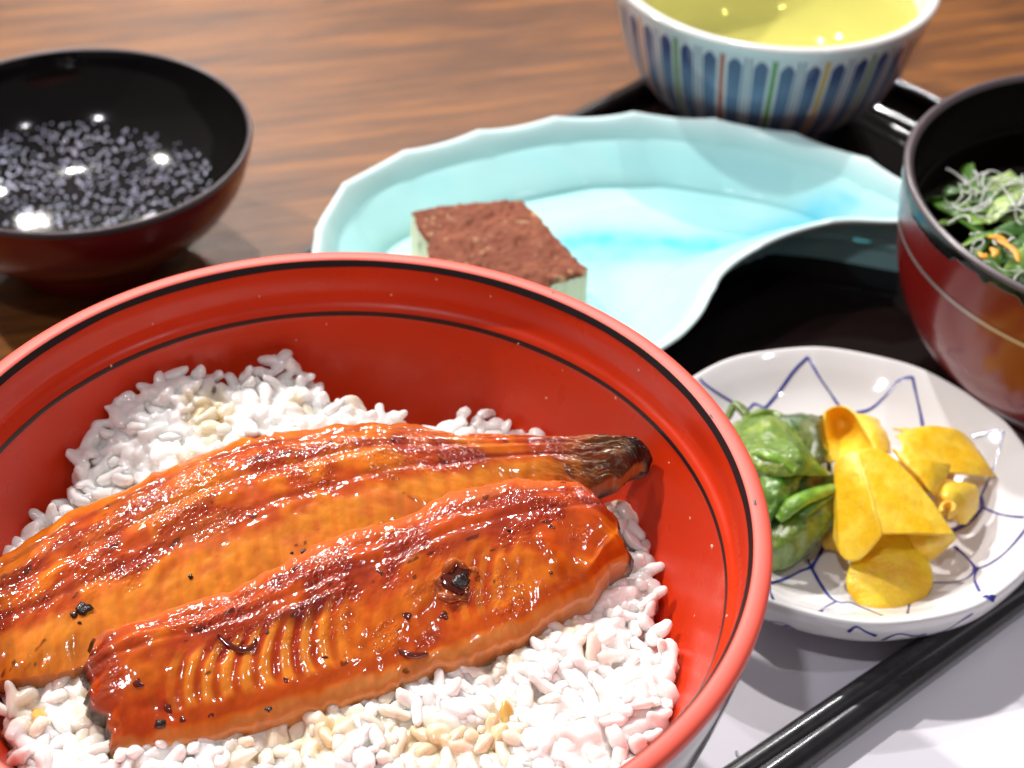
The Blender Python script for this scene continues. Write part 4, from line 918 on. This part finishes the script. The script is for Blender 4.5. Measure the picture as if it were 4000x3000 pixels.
for net_, lb_ in [([[(860, 960, 1.5), (930, 1040, 1.6), (1000, 1010, 1.7)], [(850, 1040, 1.2), (920, 1110, 1.3), (1010, 1080, 1.4)], [(880, 1100, 1.0), (940, 1150, 1.05), (1030, 1110, 1.1)]], 'thin yellow slice peeping out under the lower left of the big fold'),
                  ([[(1130, 470, 1.7), (1200, 500, 1.9), (1180, 560, 2.0)], [(1200, 480, 1.6), (1260, 500, 1.9), (1260, 560, 2.1)], [(1260, 480, 1.4), (1310, 500, 1.7), (1330, 540, 2.0)]], 'thin pale yellow slice edge behind the wide right-hand slice')]:
    sheet('radish_slice', net_, .07, M['pick_y'], Y0, Y1, lb_, 'pickle', g_, 31, .05)

sheet('radish_slice', [[(1380, 730, 2.1), (1460, 740, 2.1), (1545, 760, 1.9)], [(1345, 800, 2.0), (1430, 830, 2.3), (1560, 850, 1.7)], [(1345, 860, 1.7), (1440, 940, 1.6), (1505, 955, 1.5)]], .07, M['pick_y'], Y0, Y1, 'crumpled yellow pickle slice at the right with a rolled end', 'pickle', g_, 7)
sp2 = []
for q in np.linspace(0, 1, 40):
    a_ = q * 5.2 + 2.6; r_ = 42 * (1 - .55 * q); x, y = z4(1410 + r_ * math.cos(a_), 890 + r_ * .9 * math.sin(a_)); sp2.append((x, y))
P = np.array([at(x, y, 2.1) for x, y in sp2]); Pl = P.copy(); Pl[:, 2] = 1.2
Vr = np.stack([P, (P + Pl) / 2, Pl], 1)
rolls, rf = tube(np.array([at(*q, 2.15) for q in sp2]), .075, 8, 2.2); o = obj('radish_roll', rolls, rf, M['pick_y'], None, np.tile((.84, .50, .05), (len(rolls), 1))); tag(o, 'tight little curl of yellow pickle at the right end of the heap', 'pickle', g_)
big = empty('radish_slice', (8.3, 31.0, 2.0)); tag(big, 'large folded yellow pickle slice on top in the middle of the heap', 'pickle', g_)
sheet('right_fold', [[(955, 590, 3.10), (1040, 578, 3.04), (1110, 600, 2.95)], [(1010, 800, 2.98), (1140, 800, 2.86), (1290, 790, 2.60)], [(1075, 1003, 2.65), (1240, 1000, 2.6), (1440, 1012, 2.15)]], .08, M['pick_y'], Y0, Y1, None, None, None, 8, part=big)
sheet('left_fold', [[(835, 680, 2.5), (880, 610, 2.9), (965, 588, 3.06)], [(838, 860, 2.15), (920, 850, 2.50), (1020, 810, 3.00)], [(835, 1020, 1.8), (930, 1140, 1.7), (1078, 1004, 2.66)]], .08, M['pick_y'], Y0, Y1, None, None, None, 9, part=big)
sheet('radish_slice', [[(800, 1000, 1.3), (850, 985, 1.5), (900, 1000, 1.4)], [(780, 1040, 1.1), (840, 1045, 1.2), (900, 1060, 1.2)], [(790, 1075, .95), (840, 1080, .95), (890, 1090, 1.0)]], .1, M['pick_y'], (.55, .30, .01), (.7, .4, .02), 'scrap of darker yellow pickle under the green leaves', 'pickle', g_, 15)
# green leaves
GD, GM, GB = (.030, .075, .006), (.085, .19, .015), (.20, .36, .03)
gg = 'green pickled leaves on the small plate'
sheet('green_leaf', [[(620, 430, 1.9), (700, 412, 2.2), (790, 408, 2.1)], [(680, 540, 2.4), (750, 500, 2.6), (805, 520, 2.2)], [(740, 680, 2.5), (800, 650, 2.4), (840, 700, 2.1)]], .12, M['pick_g'], (.07, .085, .012), (.12, .14, .02), 'dark olive pickled leaf at the back touching the yellow slices', 'pickle', gg, 21, .08)
sheet('green_leaf', [[(290, 470, 1.9), (480, 385, 2.2), (640, 430, 2.1)], [(330, 600, 2.6), (560, 560, 3.1), (730, 620, 2.6)], [(430, 720, 2.5), (640, 720, 2.9), (840, 705, 2.2)]], .09, M['pick_g'], (.14, .25, .02), (.28, .38, .05), 'broad mid-green pickled leaf topping the green pile', 'pickle', gg, 22, .10)
sheet('green_leaf', [[(430, 690, 2.5), (560, 690, 2.8), (660, 720, 2.5)], [(440, 800, 2.4), (560, 800, 2.8), (650, 800, 2.4)], [(460, 940, 2.1), (540, 930, 2.4), (600, 880, 2.3)]], .14, M['pick_g'], (.05, .17, .012), (.15, .30, .04), 'bright wet folded green leaf in the middle of the pile by the bowl rim', 'pickle', gg, 23, .12)
sheet('green_leaf', [[(480, 1010, 1.9), (640, 910, 2.3), (840, 820, 2.1)], [(470, 1100, 1.7), (660, 1020, 2.1), (845, 940, 1.8)], [(480, 1190, 1.2), (600, 1160, 1.3), (745, 1070, 1.2)]], .14, M['pick_g'], (.08, .16, .010), (.18, .25, .025), 'large dark pickled leaf at the front of the green pile', 'pickle', gg, 24, .08)
for k_, (pts, rr_, c_, lb) in enumerate([([(560, 930, 2.3), (660, 840, 2.6), (830, 775, 2.3)], .21, (.17, .34, .03), 'thick bright green pickled stalk across the middle of the pile'), ([(600, 960, 2.1), (720, 880, 2.35), (838, 810, 2.1)], .12, (.10, .22, .02), 'thin green stalk just below the thick bright stalk'),
                                        ([(305, 430, 1.9), (345, 362, 2.1), (395, 400, 2.1), (405, 450, 2.0)], .13, (.13, .20, .015), 'looped green stem at the back left of the pile'), ([(400, 440, 2.1), (460, 400, 2.3), (540, 405, 2.2), (620, 450, 2.3)], .12, (.16, .26, .02), 'short curved green stem at the back of the pile'),
                                        ([(440, 600, 3.0), (530, 620, 3.15), (640, 690, 2.95)], .13, (.22, .42, .03), 'glossy lime-green stem on top of the broad leaf')]):
    P = catmull([at(*z4(q[0], q[1]), q[2]) for q in pts], 30); n_ = 30
    V, F = tube(P, rr_ * (.55 + .45 * np.sin(np.linspace(.3, 2.85, n_))) * (1 + .08 * noise(np.arange(n_) * .4, k_)), 14, .75)
    cc = np.tile(c_, (len(V), 1)) * (1 + .25 * fbm(V[:, 0] * 3, V[:, 1] * 3, seed=k_))[:, None]; o = obj('pickled_stalk', V, F, M['pick_g'], None, cc); tag(o, lb, 'pickle', 'green pickled stems on the small plate')
# small puddle leaf mass under the pile so that it rests on the plate
for k_, (x, y, r_, lb) in enumerate([(640, 760, 1.0, 'dark green leaf clump buried in the middle of the green pile'), (600, 1030, .62, 'dark green leaf clump under the front leaf'), (600, 520, .75, 'dark green leaf clump under the back leaf')]):
    c_ = at(*z4(x, y), 1.75 if k_ != 1 else 1.35); V, F = blob(c_, (r_ * 1.1, r_ * 1.0, r_), 60 + k_, .85, 30, 20, None, .35)
    o = obj('green_leaf', V, F[:, ::-1], M['pick_g'], None, np.tile((.05, .11, .012), (len(V), 1)) * (1 + .4 * fbm(V[:, 0] * 3, V[:, 1] * 3, seed=3))[:, None]); tag(o, lb, 'pickle', gg)
for k_, (x, y, r_, lb) in enumerate([(1020, 830, .85, 'yellow pickle chunk hidden under the big folded slice'), (1300, 700, .6, 'yellow pickle chunk under the triangular slice')]):
    c_ = at(*z4(x, y), 1.55); V, F = blob(c_, (r_ * 1.15, r_, r_), 80 + k_, .8, 24, 16, None, .2)
    o = obj('radish_slice', V, F[:, ::-1], M['pick_y'], None, np.tile((.70, .34, .015), (len(V), 1))); tag(o, lb, 'pickle', g_)

# ------------------------------------------------------------------ chopsticks
def chopstick(p0, p1, r0, r1, lab):
    p0, p1 = np.array(p0, float), np.array(p1, float); n_ = 40; P = p0 + (p1 - p0) * np.linspace(0, 1, n_)[:, None]
    rad = r0 + (r1 - r0) * np.linspace(0, 1, n_); rad[0] *= .8; rad[-1] *= .7
    c_ = (p0 + p1) / 2; e_ = empty('chopstick', (c_[0], c_[1], c_[2] - (r0 + r1) / 2)); tag(e_, lab, 'chopstick', 'pair of black chopsticks')
    V, F = tube(P, rad, 24, 1.0); sp_i = 6
    obj('shaft', V, F, M['stick'], e_)
a0 = at(1623, 1659, .42); a1 = at(2212, 1254, .75); dA = (a1 - a0) / np.linalg.norm(a1 - a0)
chopstick(a0 - dA * 3.5, a1 + dA * 4, .36, .26, 'left-hand black chopstick passing closest under the plate rim')
b0 = at(1690, 1659, .40); b1 = at(2212, 1284, .45); dB = (b1 - b0) / np.linalg.norm(b1 - b0)
chopstick(b0 - dB * 3.5, b1 + dB * 4, .36, .26, 'right-hand black chopstick nearest the lower right corner')
